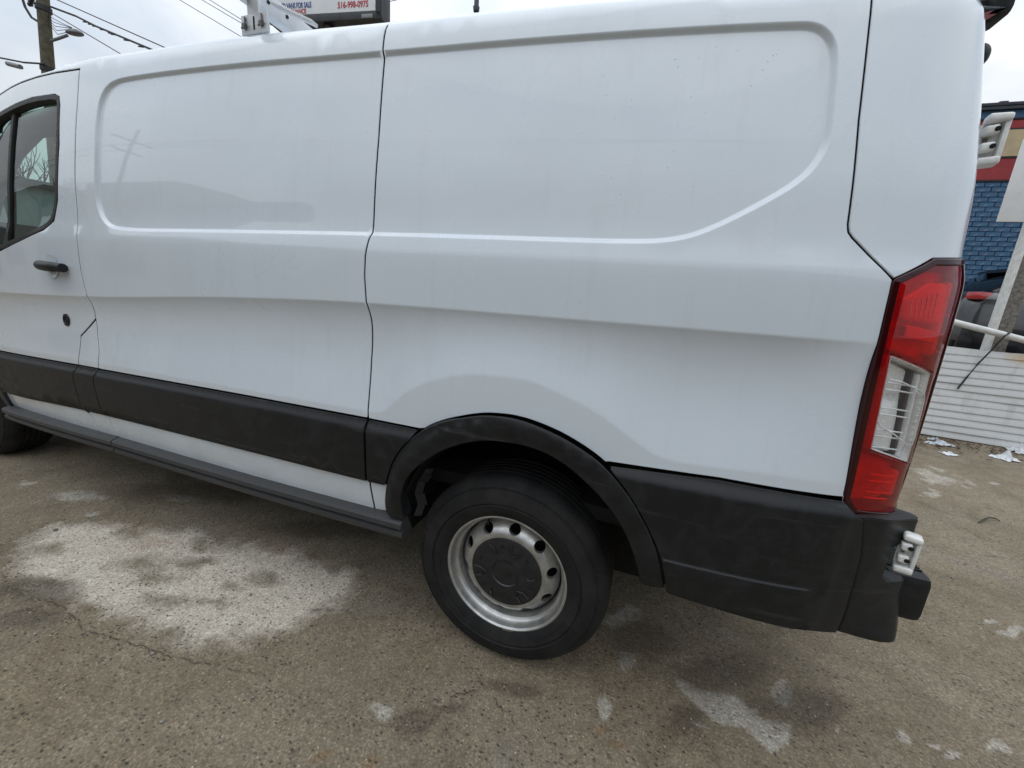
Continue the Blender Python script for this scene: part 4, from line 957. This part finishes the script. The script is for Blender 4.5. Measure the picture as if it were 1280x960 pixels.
def m_brick(name, col, flake=.5):
    t = NT(name); v = t.coord(); oi = t.n('ShaderNodeObjectInfo')
    n = t.noise(v, 6, 6, .65)
    c = t.mix(t.ramp(n, .3, .7), tuple(x*.72 for x in col), tuple(x*1.25 for x in col))
    c = t.mix(t.math('MULTIPLY', oi.outputs['Random'], .35), c, tuple(x*.55 for x in col))
    fl = t.ramp(t.noise(t.coord((1, 1, 1.6)), 9.0, 5, .62), .60, .63)
    sx = t.n('ShaderNodeSeparateXYZ'); t.l(t.coord(), sx.inputs[0])
    low = t.ramp(t.math('ADD', t.math('MULTIPLY', sx.outputs[2], -.5), 1.9), .35, .75)
    c = t.mix(t.math('MULTIPLY', t.math('MULTIPLY', fl, low), flake*2), c, (.62, .62, .60))
    fl2 = t.ramp(t.noise(t.coord((1, 1, 1.5)), 5.0, 5, .62), .58, .64)
    c = t.mix(t.math('MULTIPLY', fl2, .55), c, (.20, .12, .09))
    t.set(Base_Color=c, Roughness=.75); t.bump(n, .3, .004); return t.m
M['fence'] = m_fence(); M['brick'] = m_brick('blue_painted_brick', (.052, .135, .245)); M['mortar'] = m_brick('painted_mortar', (.042, .108, .195), .3)
M['red_band'] = simple('red_render', (.30, .030, .035), .7, 0, .18, 5); M['beige'] = simple('beige_render', (.48, .38, .23), .7, 0, .12, 6)
M['outline'] = simple('dark_outline_paint', (.025, .018, .02), .7, 0, .3, 9); M['coping'] = simple('dark_coping', (.035, .04, .05), .6, .2, .4, 7)
M['white_metal'] = simple('white_painted_pipe', (.66, .66, .64), .45, 0, .18, 18); M['post'] = simple('weathered_post', (.17, .155, .135), .9, 0, .55, 30, .5, 90)
M['white_board'] = simple('white_sign_back', (.70, .71, .71), .5, 0, .06, 8); M['black'] = simple('black_strap', (.012, .012, .013), .5, 0, .3)
M['car_black'] = simple('black_car_paint', (.012, .012, .014), .3, 0, .35, 3, coat=1); M['paper'] = simple('litter_paper', (.66, .68, .70), .7, 0, .16, 40, .4, 60)
M['plasticfilm'] = simple('litter_film', (.50, .54, .58), .35, 0, .3, 30); M['leaf'] = simple('dead_leaves', (.085, .045, .025), .9, 0, .5, 60)
M['wood'] = simple('pole_wood', (.090, .082, .055), .9, 0, .45, 8, .5, 30); M['wire'] = simple('cable_black', (.018, .018, .02), .6, 0, .3)
M['lampgrey'] = simple('lamp_grey', (.20, .21, .22), .45, .4, .2); M['cabinet'] = simple('sign_cabinet', (.022, .024, .026), .5, 0, .4, 5)
M['bark'] = simple('bark', (.07, .058, .048), .9, 0, .4, 12); M['shed'] = simple('grey_cladding', (.30, .32, .33), .6, 0, .15, 3)
M['txt_blue'] = simple('sign_blue', (.030, .055, .24), .5, 0, .08); M['txt_red'] = simple('sign_red', (.42, .025, .04), .5, 0, .08); M['sign_face'] = simple('sign_face', (.78, .80, .82), .4, 0, .05, 4)
M['tan'] = simple('tan_wall', (.27, .24, .20), .8, 0, .2, 1.2); M['roof_dark'] = simple('flat_roof', (.06, .06, .06), .9, 0, .3, 2)
M['tail_red'] = simple('tail_lamp_red', (.40, .010, .015), .2, 0, .2, 20, coat=1)

fence = empty('siding_fence', (5.6, 4.8, 0), 'low white lapped siding fence with a rust stain behind the van', 'fence')
def fence_slats():
    n = 13; h = .0808; x0, x1 = 2.3, 9.0
    for k in range(n):
        z0 = .018+k*h; bm = bmesh.new(); xs = np.linspace(x0, x1, 34); rings = []
        for x in xs:
            dz = .0; 
            if k == n-1: dz = -.020*math.exp(-((x-4.05)/.35)**2)
            wob = .004*math.sin(x*2.1+k)+.003*math.sin(x*5.3+k*2)
            tilt = -.055*(x-3.7)*math.exp(-k*.35)*.35
            pr = [(-.006, 0), (-.016, .004), (-.014, .042), (-.003, h-.004), (-.003, h+.010), (.004, h+.010), (.002, .0)]
            rings.append([bm.verts.new((x, 4.8+y+wob, z0+z+(dz if z > .04 else 0)+tilt)) for y, z in pr])
        for a, b in zip(rings, rings[1:]):
            for j in range(7): bm.faces.new((a[j], a[(j+1) % 7], b[(j+1) % 7], b[j]))
        bm.faces.new(rings[0]); bm.faces.new(rings[-1])
        o = bm_obj('slat', bm, 'fence', fence, True, 30); o.matrix_parent_inverse = Matrix.Translation((-5.6, -4.8, 0))
    for x in (2.6, 4.6, 6.6, 8.7):
        o = box('fence_post', (x, 4.86, .52), (.08, .08, 1.04), 'post', fence, .006); o.matrix_parent_inverse = Matrix.Translation((-5.6, -4.8, 0))
fence_slats()
tag(tube('pipe_rail', [(2.3, 4.80, 1.53), (3.0, 4.765, 1.435), (3.52, 4.75, 1.345), (3.85, 4.748, 1.275), (4.15, 4.75, 1.210), (5.0, 4.76, 1.06), (5.9, 4.77, .95)], .034, 'white_metal', None, 12),
    'bent white pipe rail sloping across above the siding fence', 'rail')
tag(tube('rail_stake', [(5.9, 4.90, 0), (5.9, 4.84, 1.0)], .03, 'white_metal', None, 10), 'short white pipe stake at the low end of the rail', 'stake')
tag(tube('rail_stake', [(2.3, 4.90, 0), (2.3, 4.86, 1.60)], .03, 'white_metal', None, 10), 'tall white pipe stake at the high end of the rail', 'stake')
pst = empty('sign_post', (4.075, 4.98, 0), 'weathered grey post with a white edge rising behind the fence', 'post')
for o in (box('post_core', (4.082, 4.98, 1.75), (.135, .10, 3.5), 'post', pst, .006), box('white_edge', (4.003, 4.975, 1.75), (.018, .125, 3.49), 'white_metal', pst, .003)):
    o.matrix_parent_inverse = Matrix.Translation((-4.075, -4.98, 0))
bm = bmesh.new(); add_box(bm, (4.235, 4.885, 2.82), (1.10, .022, .80), .008); bd = bm_obj('sign_board', bm, 'white_board', None, True, 40); tag(bd, 'plain white board fixed high on the weathered post', 'board')
for z in (2.6, 3.05): tube('bolt', [(4.08, 4.872, z), (4.08, 4.90, z)], .012, 'steel', bd, 8)
stp = [(4.03, 4.92, 1.272), (3.985, 4.70, 1.268), (3.955, 4.702, 1.235), (3.935, 4.725, 1.15), (3.912, 4.745, 1.06), (3.862, 4.765, .92), (3.805, 4.772, .74), (3.765, 4.775, .605)]
tag(tube('strap', stp, .008, 'black', None, 6), 'black strap tied round the rail with its tail hanging down', 'strap')

# parked black car beyond the fence
def parked_car():
    c0 = (6.65, 6.75, .46); car = empty('parked_car', c0, 'black car with red tail lamp parked between fence and brick wall', 'car'); inv = Matrix.Translation((-c0[0], -c0[1], -c0[2]))
    def add(o): o.parent = car; o.matrix_parent_inverse = inv; return o
    zg = .46
    def loft(name, secs, mat, sm=True, ang=40):
        bm = bmesh.new(); rings = []
        for x, hw, z0, z1, r in secs:
            pts = [(-hw, z0+r), (-hw*1.02, (z0+z1)/2), (-hw*.97, z1-r*1.2), (-hw*.90, z1-r*.3), (-hw*.78, z1), (0, z1+.015), (hw*.78, z1), (hw*.90, z1-r*.3), (hw*.97, z1-r*1.2), (hw*1.02, (z0+z1)/2), (hw, z0+r), (hw*.9, z0), (-hw*.9, z0)]
            rings.append([bm.verts.new((x-.35, 6.75+y, z)) for y, z in pts])
        k = len(rings[0])
        for a, b in zip(rings, rings[1:]):
            for j in range(k): bm.faces.new((a[j], a[(j+1) % k], b[(j+1) % k], b[j]))
        bm.faces.new(rings[0]); bm.faces.new(rings[-1]); return add(bm_obj(name, bm, mat, None, sm, ang))
    loft('body', [(4.60, .66, zg+.42, zg+1.12, .10), (4.64, .78, zg+.30, zg+1.24, .12), (4.78, .86, zg+.24, zg+1.32, .10), (5.3, .91, zg+.22, zg+1.30, .08), (6.6, .92, zg+.20, zg+1.22, .08), (8.0, .91, zg+.20, zg+1.14, .09), (8.9, .84, zg+.22, zg+1.02, .12), (9.25, .70, zg+.28, zg+.86, .12)], 'car_black')
    loft('cabin', [(4.95, .66, zg+1.24, zg+1.34, .02), (5.45, .66, zg+1.2, zg+1.66, .06), (6.2, .66, zg+1.2, zg+1.74, .06), (7.0, .64, zg+1.16, zg+1.70, .06), (7.75, .70, zg+1.08, zg+1.20, .02)], 'glass_dark')
    loft('roof', [(5.40, .62, zg+1.655, zg+1.69, .01), (6.2, .63, zg+1.72, zg+1.765, .01), (7.0, .60, zg+1.69, zg+1.73, .01)], 'car_black')
    for sg in (-1, 1):
        bm = bmesh.new(); add_box(bm, (4.395, 6.75+sg*.735, zg+1.255), (.20, .17, .10), .03, Matrix.Rotation(R_(-sg*24), 3, 'Z')); add(bm_obj('tail_lamp', bm, 'tail_red', None, True, 40))
        for x in (5.10, 7.90):
            add(lathe_y('wheel', [(.0, 6.75+sg*.90), (.20, 6.75+sg*.90), (.22, 6.75+sg*.92), (.32, 6.75+sg*.90), (.335, 6.75+sg*.86), (.335, 6.75+sg*.70), (0, 6.75+sg*.70)], (x, zg+.335), 'tyre', None, 32))
    add(box('rear_bumper', (4.25, 6.75, zg+.56), (.14, 1.5, .22), 'plastic', None, .05)); add(box('number_plate_recess', (4.245, 6.75, zg+.92), (.03, .5, .16), 'black', None, .01))
parked_car()
# raised slab the car stands on
slab = box('raised_pavement', (7.45, 6.95, .23), (7.0, 3.9, .46), M['ground'], None, .02); slab['kind'] = 'structure'
# junk on the ground behind the fence
box_bm = bmesh.new()
add_box(box_bm, (4.1, 5.15, .50), (2.6, .12, 1.0), .01); o = bm_obj('dark_board', box_bm, 'cabinet', None, True, 40); tag(o, 'dark board leaning behind the siding fence below the rail', 'board')

def building():
    b = empty('brick_building', (8.0, 9.2, 0), 'blue painted brick building with red and beige band', 'building'); inv = Matrix.Translation((-8, -9.2, 0))
    def add(o): o.parent = b; o.matrix_parent_inverse = inv; return o
    Y0 = 9.0; x0, x1 = 2.0, 15.0; zt = 3.87
    add(box('wall', ((x0+x1)/2, Y0+.26, 2.5), (x1-x0, .5, 5.0), 'mortar')); add(box('roof', ((x0+x1)/2, Y0+2.4, 5.0), (x1-x0, 4.6, .1), 'roof_dark'))
    # bricks: the ones in view are pieces of their own, the rest one mass
    bl, bh, cw = .222, .074, .084
    me = bpy.data.meshes.new('brick'); bm = bmesh.new(); add_box(bm, (0, 0, 0), (bl-.012, .03, bh), .004, seg=1); bmesh.ops.recalc_face_normals(bm, faces=bm.faces[:]); bm.to_mesh(me); bm.free(); me.materials.append(M['brick'])
    rest = bmesh.new(); n = 0
    for k in range(int(zt/cw)):
        z = .042+k*cw
        if z > zt-.03: break
        for i in range(int((x1-x0)/bl)):
            x = x0+.11+i*bl+(bl/2 if k % 2 else 0)
            if x > x1-.1: continue
            y = Y0+RNG.uniform(-.003, .003)
            if 5.0 < x < 7.12 and z > 1.65 and n < 300:
                o = bpy.data.objects.new('brick', me); COL.objects.link(o); o.location = (x, y, z); add(o); n += 1
            else: add_box(rest, (x, y, z), (bl-.012, .03, bh))
    o = add(bm_obj('brickwork', rest, 'brick')); o['kind'] = 'stuff'
    W_ = x1-x0; xc = (x0+x1)/2
    add(box('lower_outline', (xc, Y0-.005, zt+.010), (W_, .05, .026), 'outline')); add(box('red_band', (xc, Y0, zt+.505), (W_, .036, .95), 'red_band'))
    px0, px1 = 3.2, 6.02
    add(box('beige_outline', ((px0+px1)/2, Y0-.012, 4.485), (px1-px0+.06, .03, .48), 'outline')); add(box('beige_panel', ((px0+px1)/2, Y0-.018, 4.485), (px1-px0, .035, .42), 'beige'))
    add(box('upper_outline', (xc, Y0-.005, 4.872), (W_, .05, .026), 'outline')); add(box('blue_band', (xc, Y0, 4.965), (W_, .04, .15), 'brick'))
    add(box('cornice', (xc, Y0-.03, 5.03), (W_+.1, .12, .045), 'coping')); add(box('coping', (xc, Y0+.10, 5.085), (W_+.1, .40, .05), 'coping', None, .008))
    add(box('coping_cap', (5.55, Y0-.02, 5.125), (.12, .08, .04), 'coping', None, .01))
building()

# litter and ground bits
def crumple(name, cx, cy, w, d, h, mat, label, cat='litter', seed=0, rz=0):
    rg = np.random.RandomState(seed); n = 9; bm = bmesh.new(); g = {}
    for i in range(n):
        for j in range(n):
            u, v = i/(n-1)*2-1, j/(n-1)*2-1; e = max(abs(u), abs(v))
            x = u*w/2*(1+.25*rg.uniform(-1, 1)*(e > .9)); y = v*d/2*(1+.25*rg.uniform(-1, 1)*(e > .9)); z = .006+h*abs(rg.normal(.3, .5))*(1-e**2*.8)+(h*.9 if abs(u-.2) < .2 and abs(v) < .3 else 0)
            c_, s_ = math.cos(rz), math.sin(rz); g[i, j] = bm.verts.new((cx+x*c_-y*s_, cy+x*s_+y*c_, z))
    for i in range(n-1):
        for j in range(n-1): bm.faces.new((g[i, j], g[i+1, j], g[i+1, j+1], g[i, j+1]))
    o = bm_obj(name, bm, mat, None, False); return tag(o, label, cat)
crumple('paper_scrap', 3.99, 4.24, .17, .15, .06, 'paper', 'crumpled white paper standing up on the dirt before the fence', seed=1, rz=.5)
crumple('plastic_scrap', 3.58, 4.45, .24, .11, .035, 'plasticfilm', 'long crumpled clear plastic film lying along the fence foot', seed=2, rz=.2)
crumple('paper_scrap', 3.46, 4.08, .13, .09, .02, 'paper', 'small flat scrap of white paper before the plastic film', seed=3, rz=.3)
crumple('plastic_bottle_scrap', 3.62, 4.62, .11, .07, .035, 'plasticfilm', 'small bluish crushed plastic piece touching the fence foot', seed=5, rz=-.2)
crumple('foam_chunk', 4.42, 4.66, .24, .20, .10, 'paper', 'white foam chunk lying against the fence beyond the crumpled paper', seed=6)
tag(tube('twig', [(2.65, 2.29, .008), (2.70, 2.34, .014), (2.77, 2.40, .020), (2.81, 2.41, .016), (2.83, 2.40, .008)], [.004, .006, .006, .005, .003], 'bark', None, 6), 'thin dark twig lying on bare pavement behind the van', 'twig')
bm = bmesh.new()
for i in range(420):
    x = RNG.uniform(2.9, 5.6); y = 4.72-abs(RNG.normal(0, .30)); a = RNG.uniform(0, 6.28); s_ = RNG.uniform(.008, .032)
    rot = Matrix.Rotation(a, 3, 'Z') @ Matrix.Rotation(RNG.normal(0, .35), 3, 'X')
    bm.faces.new([bm.verts.new(Vector((x, y, .010+s_*.25))+rot @ Vector(p)) for p in ((-s_, -s_*.4, 0), (s_*.3, -s_*.5, .004), (s_, .1*s_, 0), (0, s_*.5, .006))])
tag(bm_obj('leaf_litter', bm, 'leaf'), 'dead brown leaf crumbs and dirt along the fence foot', 'leaf litter', kind='stuff')
M['gravel'] = simple('gravel_chips', (.23, .21, .18), .9, 0, .6, 60)
bm = bmesh.new()
for i in range(700):
    x = RNG.uniform(-2.6, 2.6); y = RNG.uniform(-.6, 2.0); r = RNG.uniform(.0015, .0045)*(1 if RNG.rand() < .93 else 1.9)
    res = bmesh.ops.create_icosphere(bm, subdivisions=1, radius=r)
    k = RNG.uniform(.6, 1.4, 3); th = RNG.uniform(0, 6.28)
    for v in res['verts']:
        c_ = Vector((v.co.x*k[0], v.co.y*k[1], v.co.z*.7*k[2])); c_ = Matrix.Rotation(th, 3, 'Z') @ c_; v.co = c_+Vector((x, y, .003+r*.35))
tag(bm_obj('gravel', bm, 'gravel'), 'loose grit and gravel chips scattered over the pavement', 'gravel', kind='stuff')

# ------------------------------------------------------------------ beyond the roof: pole, lamp, wires, dealer sign
def pole(name, x, y, h, r, label, lean=0):
    p = empty(name, (x, y, 0), label, 'utility pole'); inv = Matrix.Translation((-x, -y, 0))
    def add(o): o.parent = p; o.matrix_parent_inverse = inv; return o
    add(tube('shaft', [(x+lean*(z-7.2)*.94, y+lean*(z-7.2)*.33, z) for z in (0, h*.5, h)], [r*1.12, r, r*.85], 'wood', None, 14)); return p, add
PX, PY = -16.70, 6.62
up_, add = pole('utility_pole', PX, PY, 10.2, .145, 'wooden utility pole with a street lamp arm beyond the van roof', .10)
for z in (7.95, 6.48): add(tube('cable_band', [(PX+.094*(z-7.26), PY+.033*(z-7.26), z-.06), (PX+.094*(z-7.14), PY+.033*(z-7.14), z+.06)], .165, 'wire', None, 14))
arm = [(PX+.10, PY+.03, 7.18), (PX+.35, PY+.12, 7.27), (PX+.60, PY+.20, 7.36)]
la = add(tube('street_lamp', arm, .035, 'lampgrey', None, 8))
bm = bmesh.new(); bmesh.ops.create_uvsphere(bm, u_segments=18, v_segments=10, radius=1.0)
for v in bm.verts: v.co = Vector((v.co.x*.24, v.co.y*.12, v.co.z*(.10 if v.co.z > 0 else .05))); v.co = Matrix.Rotation(R_(18), 3, 'Z') @ v.co+Vector((PX+.80, PY+.27, 7.42))
hd = bm_obj('lamp_head', bm, 'lampgrey', la, True); 
add(tube('conduit_loop', [(PX-.45, PY-.16, 8.25), (PX-.40, PY-.14, 7.95), (PX-.28, PY-.10, 7.72), (PX-.10, PY-.04, 7.62)], .03, 'wire', None, 8))
for k in range(5): add(tube('loose_cable', [(PX+.1, PY, 7.9-.05*k), (PX+.25+.03*k, PY+.1, 7.75-.1*k), (PX+.55+.06*k, PY+.18, 7.62-.05*k), (PX+.75, PY+.25, 7.55)], .008, 'wire', None, 5))
for k in range(4): add(tube('insulator', [(PX-.30+.05*k, PY-.10, 8.02+.05*k), (PX-.22+.05*k, PY-.08, 8.02+.05*k)], .045, 'wire', None, 8))
def wire(pts, r, label, sag=.0):
    P = [Vector(p) for p in pts]; out = []
    for i in range(len(P)-1):
        n = 14
        for k in range(n+(i == len(P)-2)):
            t = k/n; p = P[i].lerp(P[i+1], t); p.z -= sag*4*t*(1-t); out.append(p)
    o = tube('overhead_wire', out, r, 'wire', None, 6); return tag(o, label, 'wire', 'overhead wires')
wire([(-17.9, 7.13, 8.84), (-16.51, 6.92, 8.3), (-10.95, 6.08, 6.14), (-4.28, 5.08, 3.56)], .014, 'thin bare wire running highest from the pole towards the roof rack')
cable = wire([(-16.69, 6.81, 8.11), (-15.37, 6.71, 7.66), (-14.39, 6.61, 7.26), (-11.9, 6.36, 6.35), (-7.9, 5.95, 4.9)], .026, 'thick bundled cable sagging from the pole above the street lamp')
for t in (0, .6, 1.1, 2.0, 2.9, 3.2, 4.6, 6.1): tube('cable_clip', [Vector((-15.37, 6.71, 7.66)).lerp(Vector((-11.9, 6.36, 6.35)), .1+t*.12)+Vector((0, 0, -.06)), Vector((-15.37, 6.71, 7.66)).lerp(Vector((-11.9, 6.36, 6.35)), .16+t*.12)+Vector((0, 0, -.03))], .016, 'wire', cable, 5)
wire([(-16.93, 6.93, 8.06), (-13.25, 6.47, 6.44), (-8.83, 5.91, 4.5)], .012, 'thin wire passing just behind the street lamp head')
wire([(-21.93, 10.04, 12.99), (-14.53, 8.88, 9.21), (-11.57, 8.41, 7.7), (-7.43, 7.77, 5.58)], .010, 'lone lower wire meeting the foot of the roof rack')
wire([(-19.78, 10.6, 12.34), (-13.89, 9.1, 9.26), (-11.54, 8.51, 8.03), (-8.24, 7.67, 6.31)], .010, 'lower wire of the close pair above the roof rack foot')
wire([(-19.13, 10.78, 12.23), (-13.68, 9.18, 9.28), (-11.5, 8.54, 8.1), (-8.45, 7.64, 6.45)], .010, 'upper wire of the close pair above the roof rack foot')
wire([(-27.67, 5.27, 7.9), (-18.29, 6.28, 6.76), (-17.3, 6.34, 6.58), (-16.59, 6.46, 6.54)], .022, 'cable reaching the pole low down from the side away from the lamp')
tag(tube('splice_box', [(-17.91, 6.26, 6.57), (-17.4, 6.3, 6.46)], .06, 'lampgrey', None, 8), 'small grey splice box hanging under the low cable', 'splice box')
# dealer sign high on its own pole
def dealer_sign():
    B = Vector((-11.56, 9.82, 9.02)); a = R_(8); rot = Matrix.Rotation(a, 3, 'Z'); base = (B+rot @ Vector((1.4, .3, 0))); base.z = 0
    sg = empty('dealer_sign', base, 'lit-box dealer sign in dark cabinet with blue and red lettering above the van roof', 'sign'); inv = Matrix.Translation(-base)
    def add(o): o.parent = sg; o.matrix_parent_inverse = inv; return o
    def T(x, y, z): return B+rot @ Vector((x, y, z))
    def bx(name, c, s, mat, bev=0): return add(box(name, T(*c), s, mat, None, bev, rot))
    bx('cabinet', (1.40, .34, .85), (3.75, .50, 2.10), 'cabinet', .02)
    bx('bottom_rail', (1.40, .07, -.12), (3.75, .08, .20), 'cabinet', .02)
    bx('side_rail', (-.44, .07, .85), (.10, .08, 2.1), 'cabinet', .01); bx('side_rail', (3.20, .07, .85), (.20, .08, 2.1), 'cabinet', .01)
    bx('sign_face', (1.36, .07, .85), (3.48, .05, 1.72), 'sign_face', .01)
    bx('vent_box', (2.85, .02, -.16), (.35, .06, .10), 'lampgrey', .01)
    dg = bpy.context.evaluated_depsgraph_get()
    def text(s_, x, z, w, h, mat):
        cu = bpy.data.curves.new('lettering', 'FONT'); cu.body = s_; cu.size = 1; cu.extrude = .003; cu.offset = .022; ob = bpy.data.objects.new('lettering', cu); COL.objects.link(ob)
        dg = bpy.context.evaluated_depsgraph_get(); dg.update(); me = bpy.data.meshes.new_from_object(ob.evaluated_get(dg)); COL.objects.unlink(ob); bpy.data.objects.remove(ob)
        co = np.array([v.co[:] for v in me.vertices]); lo = co.min(0); hi = co.max(0)
        for v in me.vertices:
            u = (v.co.x-lo[0])/(hi[0]-lo[0]); q = (v.co.y-lo[1])/(hi[1]-lo[1]); v.co = T(x+u*w, .040-(v.co.z > 0)*.004, z+q*h)
        me.materials.clear(); me.materials.append(M[mat]); o = bpy.data.objects.new('lettering', me); COL.objects.link(o); add(o)
    text('USED VANS FOR SALE', -.16, .155, 1.16, .145, 'txt_blue'); text('WE FINANCE', .02, .012, .80, .120, 'txt_red'); text('516-998-0975', 1.88, .085, .99, .165, 'txt_red')
    add(tube('support_pole', [base, base+Vector((0, 0, 8.9))], .16, 'cabinet', None, 14))
dealer_sign()
rp = empty('vent_pipe', (-8.58, 10.87, 0), 'white pipe with dark red cap standing beside the dealer sign', 'pipe')
for o in (tube('pipe', [(-8.58, 10.87, 0), (-8.58, 10.87, 9.26)], .11, 'white_metal', None, 14), tube('cap', [(-8.58, 10.87, 9.24), (-8.58, 10.87, 9.50), (-8.58, 10.87, 9.58)], [.135, .135, .09], 'red_band', None, 14)):
    o.parent = rp; o.matrix_parent_inverse = Matrix.Translation((8.58, -10.87, 0))
hl = tube('hanging_fitting', [(-7.08, 14.0, 10.95), (-7.08, 14.0, 11.08), (-7.08, 14.0, 11.12), (-7.08, 14.0, 11.9)], [.10, .12, .085, .085], 'coping', None, 12)
tag(hl, 'small dark fitting hanging above the middle of the van roof', 'fitting')
tag(tube('overhead_wire', [(-16, 15.5, 12.6), (-7.08, 14.0, 11.88), (3, 12.4, 12.4)], .012, 'wire', None, 5), 'wire that carries the small dark hanging fitting', 'wire', 'overhead wires')

# what the cab windows look out on, and what the glossy panels mirror
sh = empty('grey_shed', (-16, 3.5, 0), 'low grey clad shed seen through the cab windows', 'shed')
for o in (box('wall', (-16, 3.5, 1.45), (4, 11, 2.9), 'shed'), box('roof', (-16, 3.5, 2.98), (4.3, 11.4, .16), 'roof_dark'), box('door', (-13.98, 5.2, 1.0), (.06, 2.4, 2.0), 'cabinet'), box('window', (-13.98, 2.2, 1.7), (.06, 1.2, .8), 'coping')):
    o.parent = sh; o.matrix_parent_inverse = Matrix.Translation((16, -3.5, 0))
def bare_tree(x, y, h, seed, label):
    rg = random.Random(seed); t = empty('bare_tree', (x, y, 0), label, 'tree'); inv = Matrix.Translation((-x, -y, 0)); bt = bmesh.new(); bb = bmesh.new()
    def grow(p, d, L, r, lev, bm_):
        n = 3; pts = [p]; q = p.copy()
        for k in range(n): d = (d+Vector((rg.uniform(-.16, .16), rg.uniform(-.16, .16), rg.uniform(-.02, .12)))).normalized(); q = q+d*L/n; pts.append(q.copy())
        add_tube(bm_, pts, [r, r*.88, r*.76, r*.64], 6 if lev < 2 else 4, False)
        if lev < 4:
            for k in range(4 if lev < 3 else 3):
                a = rg.uniform(0, 6.28); e = Vector((math.cos(a), math.sin(a), rg.uniform(.5, 1.2))).normalized(); i = rg.choice([2, 3, 3])
                grow(pts[i], (d*.7+e).normalized(), L*rg.uniform(.55, .8), r*.55, lev+1, bb)
    grow(Vector((x, y, 0)), Vector((0, 0, 1)), h*.33, h*.022, 0, bt)
    for nm, b in (('trunk', bt), ('crown', bb)):
        o = bm_obj(nm, b, 'bark', t, True); o.matrix_parent_inverse = inv
bare_tree(-20.5, 7.6, 5.6, 4, 'leafless tree standing beyond the grey shed')
lb = empty('low_building', (-26, -15, 0), 'long low tan building mirrored dimly in the van panels', 'building')
lbp = [box('roof', (-26, -14.4, 4.3), (92, 5.0, .2), 'roof_dark')]
for k, (xa, xb, hh, mt_) in enumerate(((-72, -58, 7.4, 'tan'), (-58, -47, 6.2, 'bark'), (-47, -36, 7.6, 'tan'), (-36, -29, 6.2, 'bark'), (-29, -21, 7.0, 'tan'), (-21, -13, 5.6, 'bark'), (-13, 4, 4.6, 'tan'), (4, 20, 4.9, 'bark'))):
    lbp.append(box('wall', ((xa+xb)/2, -13.0-.1*(k % 2), hh/2), (xb-xa-.02, 4, hh), mt_)); lbp.append(box('window', ((xa+xb)/2, -10.96, 1.9), ((xb-xa)*.5, .06, 1.4), 'coping'))
for o in lbp:
    o.parent = lb; o.matrix_parent_inverse = Matrix.Translation((26, 15, 0))
mp_, madd = pole('utility_pole', -24.0, -10.2, 10.5, .085, 'utility pole with crossarm mirrored faintly in the middle side panel')
madd(box('crossarm', (-24, -10.2, 9.6), (.07, 1.8, .08), 'wood')); madd(box('crossarm', (-24, -10.2, 8.8), (.07, 1.4, .08), 'wood'))
for z, dx, nm in ((9.7, -.9, 'upper'), (8.9, .7, 'lower')):
    tag(tube('overhead_wire', [(-60, -10.6, z+.6), (-42, -10.4+dx, z-.5), (-24, -10.2+dx, z), (-6, -9.9+dx, z-.6), (16, -9.5, z+.2)], .016, 'wire', None, 5), 'wire on the '+nm+' crossarm of the mirrored utility pole', 'wire', 'overhead wires')
bare_tree(-31, -10.0, 9.0, 9, 'leafless tree mirrored in the door window')
